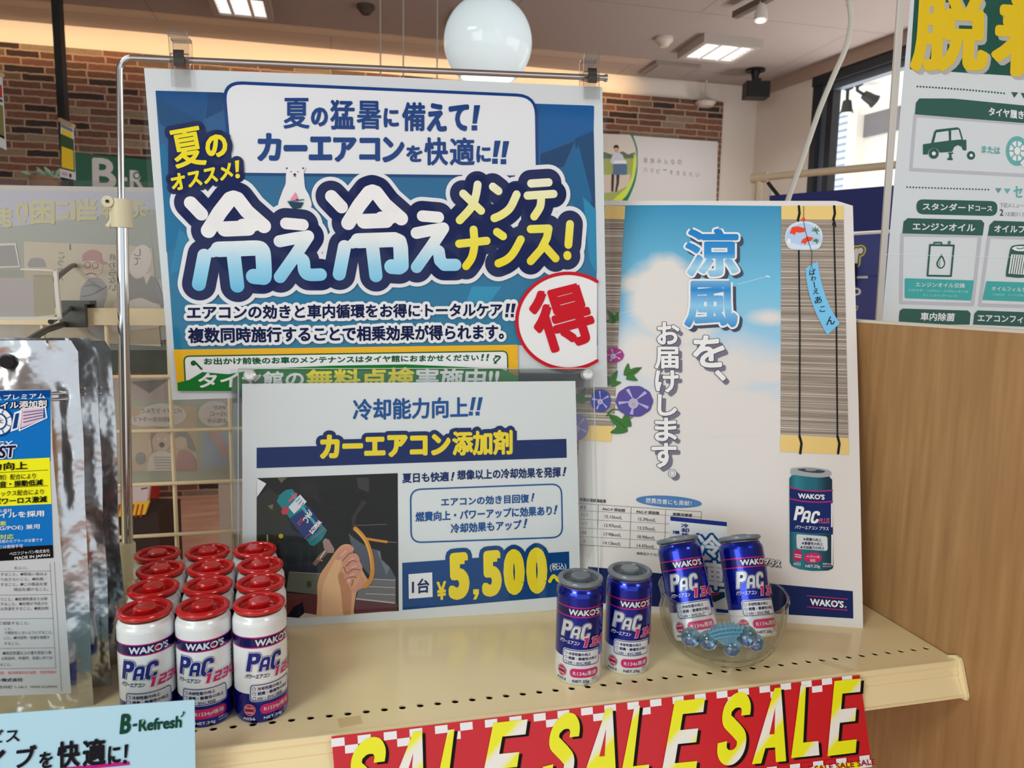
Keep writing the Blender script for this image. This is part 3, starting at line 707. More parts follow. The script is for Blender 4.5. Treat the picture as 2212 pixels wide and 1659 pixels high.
m.slab([(XE+0.0004, YE+a, ZS+c_) for a, c_ in ec], (1, 0, 0), 0.0024, SHELFM)
part(m, 'end_cap')

# wooden divider on the right
WOODM = mat('beech_laminate', (176, 134, 86), 0.42, 0, 0.4)
no = noise_mix(WOODM, (160, 120, 76), (184, 143, 96), 22.0, (1, 5.0, 0.35), 0.3, 0.72, 8)
m = MB(); zt = ZS+0.2672
m.box((0.4850, -0.10, 0), (0.5030, 0.80, zt-0.0022), WOODM)
o = tag(m.build('shelf_divider', origin=(0.4850, -0.10, 0)), 'tall beech-coloured side panel at the right end of the shelf', 'panel')
m = MB(); m.box((0.4847, -0.10, zt-0.0022), (0.5033, 0.80, zt), mat('edge_trim', (224, 216, 198), 0.4)); part(m, 'edge_trim', o)

# cream wire grid standing along the back of the shelf
YG = 0.775
GRID = mat('grid_cream', (234, 214, 176), 0.35)
def gy(px, py, y=YG): return hit(px, py, (0, y, 0), (0, 1, 0))
e = empty('wire_grid_panel', (-0.62, YG, ZS), 'cream wire grid panel with a flat top bar behind the cans', 'grid panel')
zb = gy(280, 666).z; zb2 = gy(280, 702).z
xg0, xg1 = -0.66, 0.10
k = MB(); k.box((xg0, YG-0.004, zb2), (xg1, YG+0.004, zb), GRID); part(k, 'top_bar', e)
xv = [gy(240, 900).x, gy(371, 900).x]; dx = xv[1]-xv[0]
x = xv[0]-6*dx
while x < xg1:
    k = MB(); k.tube([(x, YG, ZS), (x, YG, zb2)], 0.0021, GRID, 10); part(k, 'vertical_wire', e); x += dx
for py in (812, 928, 1042, 1152):
    z = gy(370, py).z
    k = MB(); k.tube([(xg0, YG-0.004, z), (xg1, YG-0.004, z)], 0.0019, GRID, 10); part(k, 'horizontal_wire', e)
# see-through backs of two posters behind the grid
TRL = mat('poster_back', (176, 172, 172), 0.5, 0, 0.3)
def tint(r, g, b): return mat('show_%02x%02x%02x' % (r, g, b), (r, g, b), 0.55, 0, 0.3, 1.75)
B2 = Board((-0.7, 0.815, ZS), 0)
m = MB(); B2.sheet(m, [(-120, 398), (330, 405), (560, 409), (560, 733), (-120, 737)], 0.0008, tint(174, 172, 168))
I = B2.ink(); I.mb = m; Z = I.z(0, 400, 700/2212)
Z.poly([(-400, 28), (1700, 60), (1700, 300), (-400, 300)], tint(164, 166, 178), 1)
Z.poly([(-400, 300), (100, 270), (500, 225), (1100, 150), (1700, 120), (1700, 640), (-400, 640)], tint(150, 154, 148), 2)
Z.poly([(-400, 28), (1700, 60), (1700, 130), (1100, 160), (500, 235), (100, 280), (-400, 310)], tint(164, 166, 178), 3)
YL = tint(178, 174, 138)
def mirror(I_, st, x0, y0, x1, y1, mm, lay=4, bold=0.0, k_=0.0):
    I_.text(st, [(x1, y0+k_*(x1-x0)), (x0, y0), (x0, y1), (x1, y1+k_*(x1-x0))], mm, lay, bold)
for st, x0, y0, x1, y1 in (('り', 110, 115, 195, 255), ('困', 210, 108, 375, 268), ('に', 385, 100, 520, 240), ('当', 525, 90, 665, 245), ('本', 675, 105, 790, 225), ('て', 885, 112, 985, 225), ('っ', 955, 150, 1020, 215), ('ま', -20, 150, 85, 290)):
    mirror(Z, st, x0, y0, x1, y1, YL, 5, 0.035)
CRM = tint(176, 168, 152); FIG = tint(142, 140, 140); LINE = tint(118, 116, 116); PALE = tint(190, 184, 180); SKIN = tint(186, 168, 156)
Z.poly([(165, 385), (860, 410), (1040, 430), (1100, 1100), (170, 1050)], CRM, 5)
Z.poly([(-60, 400), (110, 395), (140, 560), (-60, 570)], PALE, 5); Z.poly([(-60, 415), (100, 410), (128, 550), (-60, 555)], FIG, 6)
Z.poly(spline([(190, 540), (210, 505), (255, 495), (300, 510), (320, 560)])+[(200, 560)], FIG, 6)
# the cap-wearing cartoon onlooker, kept plain
Z.poly(spline([(555, 700), (545, 800), (560, 900), (600, 1000), (680, 1050), (740, 1040), (700, 880), (735, 720), (690, 640), (620, 630), (555, 700)]), FIG, 6)
Z.circle((630, 560), 72, SKIN, 7); Z.poly(spline([(565, 520), (570, 470), (630, 440), (685, 460), (700, 510), (735, 530), (700, 540), (640, 515), (565, 520)]), tint(164, 130, 128), 8)
Z.circle((600, 545), 22, LINE, 8, 20); Z.circle((600, 545), 17, SKIN, 9, 20); Z.circle((652, 548), 22, LINE, 8, 20); Z.circle((652, 548), 17, SKIN, 9, 20); Z.curve([(590, 610), (625, 600), (660, 612)], 8, LINE, 9)
Z.curve([(560, 760), (640, 740), (730, 690)], 6, LINE, 8); Z.curve([(575, 690), (640, 680), (690, 700)], 6, LINE, 8)
Z.circle((960, 520), 72, PALE, 6, 40, 115, 0.25); Z.poly([(980, 610), (1040, 600), (1000, 680)], PALE, 6)
for i, ch in enumerate('終わらない'): mirror(Z, ch, 745, 470+i*52, 790, 515+i*52, LINE, 7)
for i, ch in enumerate('こうかん'): mirror(Z, ch, 400-i*3, 460+i*50, 440-i*3, 500+i*50, LINE, 7)
for i, ch in enumerate('して'): mirror(Z, ch, 915, 435+i*60, 960, 485+i*60, LINE, 8)
Z.poly(spline([(820, 820), (870, 720), (880, 600), (930, 640), (1040, 620), (1090, 700), (1100, 830), (820, 830)]), FIG, 5)
Z.poly(spline([(770, 840), (800, 800), (880, 790), (960, 770), (1040, 800), (1100, 830), (1100, 960), (770, 1000)]), PALE, 6)
Z.line([(480, 405), (480, 440)], 8, LINE, 7)
o = tag(m.build('poster_seen_from_behind', M=B2.M), 'pale poster seen from its back with mirrored yellow lettering, upper of two', 'poster', 'posters seen from behind through the grid')
k = MB(); B2.sheet(k, [(-122, 385), (330, 393), (562, 397), (562, 742), (-122, 746)], 0.0005, clear('haze_film', (0.92, 0.91, 0.90), 0.5, 0.1), 0.0025); k.build('film_sleeve', o)
m = MB(); B2.sheet(m, [(-120, 812), (560, 812), (560, 1040), (-120, 1047)], 0.0008, tint(170, 162, 160))
I = B2.ink(); I.mb = m; Z = I.z(0, 800, 500/1843)
Z.poly([(-300, 60), (1900, 50), (1900, 240), (-300, 255)], tint(164, 152, 150), 1)
Z.poly([(1040, 90), (1350, 70), (1190, 182)], tint(124, 120, 118), 2)
Z.poly([(-300, 250), (1900, 235), (1900, 880), (-300, 890)], tint(158, 160, 150), 2)
Z.poly([(900, 290), (1570, 280), (1570, 800), (900, 805)], tint(176, 162, 146), 3); Z.poly([(1620, 470), (1830, 440), (1830, 760), (1620, 780)], tint(150, 160, 174), 3); Z.poly([(1640, 480), (1740, 475), (1840, 680), (1780, 690)], tint(174, 152, 150), 4)
Z.circle((1300, 355), 185, PALE, 4, 40, 92); Z.circle((1160, 400), 135, PALE, 4, 40, 46); Z.circle((1710, 345), 130, PALE, 4, 40, 102); Z.circle((720, 420), 180, PALE, 3, 40, 120)
mirror(Z, 'パンクトラブルと', 1125, 300, 1450, 340, LINE, 6); mirror(Z, '復旧のカーライフ', 1065, 368, 1370, 408, LINE, 6)
mirror(Z, 'SMSが', 1700, 275, 1800, 310, LINE, 6); mirror(Z, 'バーに', 1670, 325, 1800, 362, LINE, 6); mirror(Z, 'お知らせ', 1650, 380, 1800, 418, LINE, 6)
Z.circle((1290, 560), 75, SKIN, 5, 30, 85); Z.poly(spline([(1205, 560), (1210, 480), (1290, 450), (1370, 480), (1380, 560), (1340, 500), (1250, 500), (1205, 560)]), FIG, 6)
Z.circle((1262, 545), 12, PALE, 6, 14); Z.circle((1318, 545), 12, PALE, 6, 14); Z.circle((1290, 592), 22, LINE, 6, 18)
Z.circle((1440, 560), 60, SKIN, 4); Z.poly(spline([(1375, 560), (1400, 490), (1470, 480), (1520, 540), (1560, 640), (1500, 620), (1480, 540), (1420, 530), (1375, 560)]), FIG, 5)
Z.poly(spline([(1170, 800), (1200, 680), (1290, 640), (1380, 680), (1410, 800)]), PALE, 5); Z.poly(spline([(1400, 800), (1420, 650), (1500, 640), (1560, 720), (1560, 800)]), tint(166, 140, 140), 5)
Z.line([(1200, 640), (1190, 560)], 26, SKIN, 6)
for i in range(5): Z.line([(1225+i*4, 690+i*22), (1365+i*4, 690+i*22)], 3, LINE, 6)
Z.circle((1120, 700), 40, FIG, 5, 30, 50); Z.circle((800, 640), 80, SKIN, 4, 40, 100); Z.curve([(730, 640), (800, 740), (870, 640)], 5, LINE, 5)
o = tag(m.build('poster_seen_from_behind', M=B2.M), 'pale comic poster seen from its back just above the red cans, lower of two', 'poster', 'posters seen from behind through the grid')
k = MB(); B2.sheet(k, [(-122, 804), (562, 803), (562, 1046), (-122, 1053)], 0.0005, MATS['haze_film'], 0.0025); k.build('film_sleeve', o)
m = MB(); q0, q1 = B2.uv((-120, 757)), B2.uv((560, 803)); m.box((q0[0], q1[1], -0.012), (q1[0], q0[1], 0.0), mat('rail_dark', (84, 88, 76), 0.5))
m.box((q0[0], q0[1], -0.012), (q1[0], q0[1]+0.008, 0.0), mat('rail_light', (136, 142, 138), 0.4))
tag(m.build('sign_rail', M=B2.M), 'dark grey rail between the two posters seen from behind', 'rail')
# cabinet and red skirted table farther back
c0 = at(474, 1120, 1.45)
m = MB(); m.box((0, 0, 0), (0.7, 0.4, 1.02), mat('cabinet_taupe', (138, 124, 110), 0.6), Matrix.Translation((c0.x, c0.y, 0)))
tag(m.build('side_cabinet', origin=(c0.x, c0.y, 0)), 'plain taupe cabinet beyond the grid, left of the clear sign holder', 'cabinet')
f0, f1 = zp(283, 1150, 0), zp(368, 1046, 0); fd = (f1-f0).normalized(); fn = Vector((-fd.y, fd.x, 0)); fl = (f1-f0).length
Mt = Matrix(((fd.x, fn.x, 0, f0.x), (fd.y, fn.y, 0, f0.y), (0, 0, 1, 0), (0, 0, 0, 1)))
REDC = mat('skirt_red', (196, 52, 46), 0.6)
m = MB(); m.box((-0.1, 0.0, 0.0), (fl-0.22, 0.4, 0.30), REDC, Mt)
for i in range(2):
    x = -0.06+i*0.16; m.slab([Mt @ Vector((x, -0.002, 0.06)), Mt @ Vector((x+0.12, -0.002, 0.06)), Mt @ Vector((x+0.12, -0.002, 0.26)), Mt @ Vector((x, -0.002, 0.26))], -fn, 0.001, mat('skirt_white', (214, 196, 190), 0.6))
tag(m.build('low_display_table', origin=f0), 'low display table with a red and white checked skirt on the floor', 'table')
d_ = 3.2
B3 = Board(at(262, 1075, d_), -13)
m = MB(); B3.sheet(m, [(190, 1055), (322, 1048), (318, 1082), (190, 1098)], 0.02, mat('card_white', (216, 200, 196), 0.6))
I = B3.ink(); I.mb = m; I.line([(228, 1070), (262, 1060)], 5, ink(200, 120, 110), 2); I.line([(306, 1056), (318, 1054)], 3, ink(60, 50, 50), 2)
B3.sheet(m, [(190, 1098), (322, 1082), (312, 1112), (190, 1122)], 0.01, ink(226, 176, 60), -0.004)
I2 = B3.ink(-0.004); I2.mb = m
for i in range(12): I2.line([(192+i*10, 1118), (198+i*10, 1090+max(0, 4-i))], 4, ink(160, 60, 30), 2, joins=False)
u0, u1 = B3.uv((190, 1110)), B3.uv((310, 1110)); m.box((u0[0], -B3.O.z, -0.25), (u1[0]+0.05, u0[1], -0.03), mat('bin_dark', (52, 36, 30), 0.6))
tag(m.build('bargain_bin', M=B3.M), 'dark bin with a white card and yellow price strip beyond the grid', 'bin')

# ================================================================== CHROME POLE AND THE BIG BLUE POSTER
SCL = 0.93
PO = CAM+(Vector((-0.1495, 0.734, ZS+0.1813))-CAM)*SCL
BP = Board(PO, -2.68, 1.02, 1.8)
m = MB(); Zp = (300, 130, 1020/2212)
I = BP.ink(); I.mb = m
BP.sheet(m, [(311, 147), (800, 164), (1301, 188), (1306, 500), (1312, 836), (372, 864), (340, 500)], 0.0004, PAPER)
Z = I.z(*Zp)
v_top, v_bot = BP.uv((800, 190))[1], BP.uv((800, 745))[1]
ART = grad('poster_blue', v_bot, v_top, [(0.0, (10, 112, 148)), (0.55, (10, 98, 140)), (1.0, (4, 66, 122))])
Z.poly([(78, 143), (2127, 213), (2140, 800), (2149, 1335), (1770, 1335), (165, 1355)], ART, 1)
dark_i = 0
for pts, c in (([(78, 143), (330, 150), (300, 290), (82, 180)], (10, 72, 124)), ([(330, 150), (395, 152), (395, 235), (310, 275)], (14, 62, 108)), ([(82, 180), (300, 290), (150, 330), (100, 300)], (8, 66, 110)),
               ([(100, 400), (125, 390), (200, 700), (240, 820), (130, 900)], (14, 104, 146)), ([(190, 790), (235, 830), (210, 980), (145, 1000)], (36, 120, 158)),
               ([(1880, 440), (2130, 330), (2132, 215), (1880, 205)], (10, 84, 142)), ([(1880, 440), (2040, 380), (1990, 500), (1880, 520)], (8, 58, 100)), ([(2040, 370), (2130, 330), (2140, 780), (2080, 640)], (8, 62, 104)),
               ([(1990, 500), (2060, 400), (2120, 640), (2090, 900)], (12, 92, 138)), ([(2080, 640), (2140, 700), (2145, 1000), (2110, 940)], (30, 128, 168)),
               ([(640, 1080), (900, 1100), (860, 1140), (700, 1150)], (14, 112, 150)), ([(1560, 1060), (1700, 1060), (1640, 1140), (1530, 1140)], (40, 136, 172)), ([(500, 545), (640, 560), (680, 640), (600, 660)], (20, 116, 156)), ([(1180, 560), (1300, 560), (1260, 620), (1200, 640)], (16, 100, 150))):
    dark_i = dark_i+1; Z.poly(pts, ink(*c), 2+dark_i*0.06-0.001)
NV = ink(4, 20, 74); WHT = ink(216, 218, 222); BLUT = ink(8, 56, 120); YEL = ink(232, 204, 44)
Z.rrect([(396, 104), (1860, 168), (1868, 700), (440, 600)], 90, WHT, 3, BLUT, 15)
Z.poly([(430, 530), (1880, 545), (1880, 720), (430, 720)], ART, 5)
Z.poly([(490, 528), (1880, 542), (1880, 556), (490, 542)], ink(10, 60, 110), 6)
for st, q in (('夏', (678, 178, 800, 322)), ('の', (806, 222, 886, 312)), ('猛', (896, 186, 1012, 326, 0.02)), ('暑', (1020, 190, 1135, 324, 0.02)), ('に', (1146, 226, 1218, 316)), ('備', (1232, 198, 1342, 334)), ('え', (1348, 202, 1442, 336)), ('て', (1450, 208, 1546, 334)),
              ('カ', (555, 342, 668, 474)), ('ー', (678, 402, 790, 424)), ('エ', (796, 358, 906, 470)), ('ア', (910, 362, 1020, 478)), ('コ', (1032, 364, 1130, 474)), ('ン', (1140, 360, 1244, 480)), ('を', (1252, 400, 1328, 478)), ('快', (1336, 362, 1448, 494)), ('適', (1456, 362, 1572, 494)), ('に', (1580, 402, 1648, 480))):
    Z.text(st, q, BLUT, 6, 0.022 if st in '夏暑' else 0.03 if st in '猛備快適' else 0.05)
for x, y0, y1 in ((1576, 212, 330), (1672, 378, 486), (1712, 380, 488)):
    Z.poly([(x-6, y0), (x+22, y0), (x+6, y1-32), (x-14, y1-32)], BLUT, 6); Z.rect(x-18, y1-24, x+8, y1, BLUT, 6)
# yellow call-out
for st, q in (('夏', [(140, 335), (290, 308), (324, 492), (178, 512)]), ('の', [(308, 358), (410, 344), (424, 450), (320, 466)])):
    Z.text(st, q, YEL, 17, 0.024 if st == '夏' else 0.05, [(NV, 24, 12)])
Z.text('オススメ', [(146, 540), (438, 478), (446, 555), (162, 618)], YEL, 17, 0.045, [(NV, 24, 12)])
Z.poly([(452, 474), (472, 470), (470, 525), (456, 528)], YEL, 17); Z.circle((465, 545), 11, YEL, 17); Z.line([(462, 480), (466, 545)], 60, NV, 12)
Z.poly([(140, 330), (300, 300), (330, 380), (430, 350), (430, 460), (480, 470), (480, 560), (160, 620), (140, 540)], NV, 12)
# the big rounded headline, stroke by stroke
Z1 = I.z(340, 360, 500/2212); Z2 = I.z(760, 340, 550/2212)
ice = [('w', [(325, 350), (425, 455)], 128), ('w', [(492, 615), (600, 440), (700, 312), (735, 300), (770, 312), (860, 430), (1020, 570)], 140), ('w', [(650, 598), (870, 590)], 148), ('w', [(600, 560), (660, 590)], 80), ('w', [(820, 560), (930, 560)], 120),
       ('b', [(455, 850), (402, 1125)], 130), ('b', [(590, 792), (800, 785), (955, 780), (1000, 800), (1015, 860), (1022, 1040), (1000, 1055), (925, 1050)], 150), ('b', [(735, 860), (768, 1140)], 132), ('b', [(535, 820), (560, 800)], 100)]
eh = [('w', [(1232, 545), (1392, 558)], 112), ('b', [(1172, 715), (1300, 690), (1440, 668)], 116), ('b', [(1440, 668), (1320, 850), (1175, 1055)], 118), ('b', [(1345, 870), (1395, 900), (1408, 990), (1450, 1032), (1560, 1032)], 122)]
WTOP = ink(224, 226, 228)
vb, vt = BP.uv((600, 632))[1], BP.uv((600, 515))[1]
ICE = grad('poster_ice', vb, vt, [(0.0, (88, 168, 206)), (0.5, (142, 196, 222)), (1.0, (214, 224, 232))])
def z2nd(p): x, y = 340+p[0]*0.22604, 360+p[1]*0.22604; return (412+303+(x-412)*0.955, 425+(y-439)*0.955)
for kind, pts, wd in ice+eh:
    mm = WTOP if kind == 'w' else ICE
    p2 = [z2nd(p) for p in pts]
    Z1.line(spline(pts, 4) if len(pts) > 2 and kind == 'b' and len(pts) > 4 else pts, wd, mm, 15, False, 24); I.line(p2, wd*0.22604*0.955, mm, 15, False, 24)
    Z1.line(pts, wd+186, NV, 12, False, 32); I.line(p2, wd*0.22604*0.955+41, NV, 12, False, 32)
    Z1.line(pts, wd+268, WHT, 10, False, 32); I.line(p2, wd*0.22604*0.955+58, WHT, 10, False, 32)
YTOP, YBOT = BP.uv((1100, 395))[1], BP.uv((1100, 575))[1]
YGR = grad('poster_yellow', YBOT, YTOP, [(0.0, (234, 200, 30)), (0.45, (230, 212, 80)), (1.0, (226, 224, 190))])
for pts in ([(1090, 240), (1075, 330), (1040, 430), (935, 548)], [(965, 318), (1120, 466)], [(1222, 258), (1270, 295)], [(1428, 325), (1372, 440), (1300, 500), (1235, 530)], [(1553, 230), (1705, 220)], [(1522, 335), (1748, 320)], [(1640, 345), (1632, 430), (1580, 515)],
            [(930, 752), (1168, 726)], [(1055, 630), (1062, 760), (1040, 870), (990, 945)], [(1258, 650), (1310, 686)], [(1464, 715), (1400, 830), (1340, 890), (1270, 922)], [(1550, 625), (1705, 620), (1690, 700), (1640, 800), (1550, 902)], [(1660, 760), (1765, 878)], [(1890, 582), (1876, 760)], [(1867, 850), (1868, 858)]):
    q = spline(pts, 5) if len(pts) > 2 and pts[0] != (1550, 625) else pts
    Z2.line(q, 70, YGR, 15, False, 20); Z2.line(q, 232, NV, 12, False, 28); Z2.line(q, 306, WHT, 10, False, 28)
# polar bear with shaved ice
BEAR = ink(222, 226, 226)
Z.poly(spline([(697, 500), (690, 540), (688, 580), (672, 620), (656, 690), (730, 712), (806, 692), (800, 640), (780, 600), (774, 545), (768, 505), (732, 488), (697, 500)], 4), BEAR, 11)
for x, y in ((694, 508), (770, 508)): Z.circle((x, y), 10, BEAR, 11); Z.circle((x, y), 4, BLACK, 13)
for x, y, r_ in ((714, 524, 2.5), (746, 524, 2.5), (731, 538, 6)): Z.circle((x, y), r_, BLACK, 16)
Z.line([(727, 547), (736, 547)], 2, BLACK, 16)
Z.poly([(734, 620), (710, 655), (720, 668), (752, 662)], ink(226, 130, 160), 16); Z.poly([(698, 664), (774, 668), (760, 694), (724, 700), (708, 680)], ink(40, 66, 84), 17); Z.curve([(700, 665), (735, 660), (772, 655)], 6, ink(60, 110, 120), 18); Z.circle((742, 657), 6, BLACK, 18)
# two body lines with white outline
DNV = ink(8, 20, 64)
Z.text('エアコンの効きと車内循環をお得にトータルケア', [(228, 1148), (1700, 1136), (1700, 1202), (228, 1216)], DNV, 15, 0.04, [(WHT, 15, 13)])
Z.text('複数同時施行することで相乗効果が得られます。', [(232, 1252), (1708, 1236), (1708, 1308), (234, 1326)], DNV, 15, 0.04, [(WHT, 15, 13)])
for x in (1722, 1748): Z.poly([(x-2, 1140), (x+16, 1140), (x+6, 1182), (x-6, 1182)], DNV, 15); Z.rect(x-8, 1188, x+6, 1204, DNV, 15); Z.line([(x+6, 1142), (x, 1200)], 44, WHT, 13)
# yellow band, green callout
Z.poly([(165, 1356), (1772, 1332), (1775, 1500), (1776, 1545), (185, 1548)], ink(222, 168, 26), 14)
GRN2 = ink(26, 110, 44); GRN3 = ink(22, 86, 44)
Z.rrect([(214, 1386), (1724, 1362), (1728, 1540), (222, 1540)], 26, WHT, 15, GRN3, 6)
Z.text('お出かけ前後のお車のメンテナンスはタイヤ館におまかせください', [(306, 1394), (1590, 1376), (1590, 1408), (308, 1426)], GRN3, 17, 0.04)
for x in (1606, 1630): Z.poly([(x, 1376), (x+10, 1376), (x+4, 1396), (x-4, 1396)], GRN3, 17); Z.rect(x-5, 1400, x+4, 1407, GRN3, 17)
Z.line([(262, 1410), (296, 1445)], 9, GRN3, 17); Z.circle((258, 1418), 12, GRN3, 17); Z.curve([(1668, 1385), (1690, 1390), (1664, 1418)], 7, GRN3, 17); Z.curve([(1680, 1386), (1660, 1400), (1672, 1420)], 5, GRN3, 17)
Z.poly([(186, 1548), (184, 1510), (240, 1496), (300, 1460), (420, 1470), (560, 1446), (900, 1430), (1250, 1424), (1600, 1440), (1700, 1446), (1776, 1480), (1776, 1548)], GRN2, 18)
Z.text('タイヤ館の', [(285, 1462), (775, 1452), (775, 1530), (278, 1536)], WHT, 20, 0.04); Z.text('無料点検', [(785, 1448), (1290, 1436), (1290, 1530), (785, 1530)], YEL, 20, 0.05); Z.text('実施中!!', [(1296, 1440), (1690, 1440), (1680, 1530), (1296, 1530)], WHT, 20, 0.04)
# red stamp, cut by the print edge
RED = ink(186, 28, 40)
cc, rr = (2008, 1222), 240
ring = [(cc[0]+rr*math.cos(math.radians(a)), cc[1]+rr*math.sin(math.radians(a))*0.93) for a in range(0, 360, 4)]
cut = [p for p in ring]
i0 = [i for i, p in enumerate(ring) if p[0] > 2148]
arc_ = ring[max(i for i in i0 if i < 45)+1:min(i for i in i0 if i > 45)]
Z.poly(arc_, WHT, 16); Z.line(arc_, 15, RED, 19, False, 12)
Z.text('得', [(1798, 1098), (2070, 1030), (2158, 1308), (1888, 1386)], RED, 20, 0.04)
bigp = tag(m.build('hanging_poster', M=BP.M), 'large blue poster with rounded white and yellow headline hanging from the chrome rod', 'poster')
k = MB(); BP.sheet(k, [(303, 132), (800, 148), (1307, 176), (1316, 500), (1322, 846), (358, 874), (328, 500)], 0.0004, LAMIN, 0.0022); k.build('laminate_sleeve', bigp)

# the stand: tube, rod, clamp, foot
pole = empty('poster_stand', Vector((0, 0, 0)), 'chrome pole stand with a bent top rod carrying the big blue poster', 'sign stand')
def pw(px, py, wv=-0.004): return hit(px, py, BP.O+BP.n*wv, BP.n)
base = zp(268, 1328, ZS)
zl = [pw(262, 488), base+Vector((0, 0, 0.055))]
ytube = base.y
pA = hit(275, 1180, base, (0, 1, 0)); pB = hit(263, 470, base, (0, 1, 0)); pC = hit(262, 440, base, (0, 1, 0))
m = MB(); m.tube([pA-Vector((0, 0, 0.005)), pB], 0.0046, CHROME, 20); part(m, 'lower_tube', pole)
dR = pw(700, 145)-pw(300, 127)
cor = pw(262, 127); rod = [pB, pC]
top = pw(258, 150); toe = Vector((pC.x, pC.y, pC.z))
path = [tuple(toe), tuple(toe*0.5+top*0.5), tuple(top)]
for t in (0.25, 0.5, 0.75): 
    a_ = top*(1-t)**2+cor*2*t*(1-t)+pw(284, 125)*t*t; path.append(tuple(a_))
path += [tuple(pw(x, y)) for x, y in ((284, 125), (600, 138.5), (900, 151.5), (1306, 168.5))]
m = MB(); m.tube(path, 0.0026, CHROME, 14); m.tube([path[-1], tuple(pw(1311, 168.7))], 0.0034, CHROME, 14); part(m, 'bent_rod', pole)
m = MB(); a_, b_ = hit(264, 492, base, (0, 1, 0)), hit(262, 431, base, (0, 1, 0))
m.tube([a_, b_], 0.0082, CREAM, 20)
kx = hit(238, 437, base, (0, 1, 0)); m.tube([kx+Vector((0, -0.008, 0)), kx+Vector((0, 0.008, 0))], 0.0045, CREAM, 16); m.tube([b_-Vector((0, 0, 0.004)), kx], 0.0044, CREAM, 12)
m.tube([tuple(kx), tuple(hit(243, 455, base, (0, 1, 0))), tuple(hit(242, 478, base, (0, 1, 0))), tuple(hit(233, 490, base, (0, 1, 0)))], 0.0022, CREAM, 10)
cl = part(m, 'height_clamp', pole)
m = MB(); m.tube([kx+Vector((0, -0.0086, 0)), kx+Vector((0, -0.0078, 0))], 0.0014, BLACK, 12); part(m, 'screw', cl).matrix_parent_inverse = Matrix()
m = MB(); a_, b_ = hit(277, 1250, base, (0, 1, 0)), hit(275, 1172, base, (0, 1, 0)); m.tube([a_, a_*0.05+b_*0.95, b_], 0.0068, CREAM, 20, True, [0.0066, 0.0066, 0.006]); part(m, 'sleeve', pole)
m = MB(); a_ = hit(252, 1266, base, (0, 1, 0)); b_ = hit(282, 1262, base, (0, 1, 0)); m.tube([a_, b_], 0.0085, CREAM, 20)
c_ = hit(247, 1272, base, (0, 1, 0)); m.box((c_.x-0.002, c_.y-0.008, ZS), (c_.x+0.008, c_.y+0.008, c_.z), CREAM); d2 = hit(270, 1300, base, (0, 1, 0)); m.box((c_.x+0.002, c_.y-0.009, ZS), (c_.x+0.022, c_.y+0.009, d2.z), CREAM)
part(m, 'swivel_foot', pole)
# clear clips
SPRING = mat('clip_spring', (70, 66, 62), 0.3, 0.8)
CLIPM = clear('clip_clear', (0.94, 0.945, 0.935), 3.0, 0.12)
def clip(x, ytop, label, k_=1.0):
    u, v = BP.uv((x, ytop+50*k_))
    M = BP.M @ Matrix.Translation((u, v, -0.003))
    e = empty('poster_clip', None, label, 'clip', 'clear clips on the chrome rod', M)
    h, w_ = 0.0215*k_, 0.0075
    k = MB(); k.tube([(-w_, 0.001, 0.0045), (w_, 0.001, 0.0045)], 0.0045, CLIPM, 18)
    k.box((-w_, -h, 0.0055), (w_, 0.0, 0.0075), CLIPM); k.box((-w_, 0.004, 0.0065), (w_, h, 0.0085), CLIPM); k.box((-w_, h-0.004, 0.0065), (w_, h, 0.012), CLIPM); k.build('front_jaw', e)
    k = MB(); k.box((-w_, -h*0.8, -0.0075), (w_, 0.0, -0.0055), CLIPM); k.box((-w_, 0.0, -0.0075), (w_, h*0.9, -0.0055), CLIPM); k.box((-w_, h*0.8, -0.0075), (w_, h*0.9, 0.0), CLIPM); k.build('back_jaw', e)
    k = MB(); k.grid(lambda a, b_: Vector((-0.0042+0.0084*a, -0.006+0.013*b_, 0.0095+0.0012*math.sin(math.pi*b_))), 2, 8, SPRING); k.build('spring', e)
clip(391, 82, 'clear clip on the chrome rod, at the poster corner nearest the pole')
clip(1275, 124, 'clear clip on the chrome rod, near the rounded end stop', 0.9)

# ================================================================== CLEAR SIGN HOLDER WITH THE PRICE SHEET
AO = Vector((-0.0796, 0.6335, ZS)); AB = Board(AO, -3.22, 10.25, 0.26)
e = empty('acrylic_sign_holder', None, 'clear acrylic sign holder standing on the shelf with a yellow price sheet', 'sign holder', None, AB.M)
ACR = clear('acrylic_sheet', (0.985, 0.988, 0.987), 0.35, 0.02)
m = MB(); AB.sheet(m, [(516, 797), (1280, 796), (1293, 1319), (516, 1374)], 0.0014, ACR, 0.0034); m.build('front_sheet', e)
m = MB(); AB.sheet(m, [(497, 797), (1276, 797), (1288, 1319), (497, 1375)], 0.0020, clear('acrylic_back', (0.955, 0.96, 0.955), 0.8, 0.06), -0.0040); m.build('back_sheet', e)
m = MB(); v0 = AB.uv((516, 1372))[1]
p_ = [AB.M.inverted() @ Vector(q) for q in ((-0.075, 0.66, ZS), (0.20, 0.645, ZS))]
m.box((AB.uv((500, 1370))[0], v0, -0.0075), (AB.uv((1285, 1320))[0], v0+0.002, 0.0034), ACR); m.build('foot_ledge', e)
EDG = mat('acrylic_edge', (196, 202, 200), 0.2, 0, 0.5)
m = MB(); q_ = [AB.uv(p) for p in ((516, 797), (1280, 796), (1293, 1319), (516, 1374))]
for i in range(4): m.tube([(q_[i][0], q_[i][1], 0.0028), (q_[(i+1) % 4][0], q_[(i+1) % 4][1], 0.0028)], 0.00045, EDG, 8)
m.build('polished_edge', e)
m = MB(); AB.sheet(m, [(498, 797), (515, 797), (515, 1374), (498, 1375)], 0.0060, clear('acrylic_side', (0.86, 0.87, 0.86), 1.2, 0.08), -0.0062); m.build('side_flange', e)
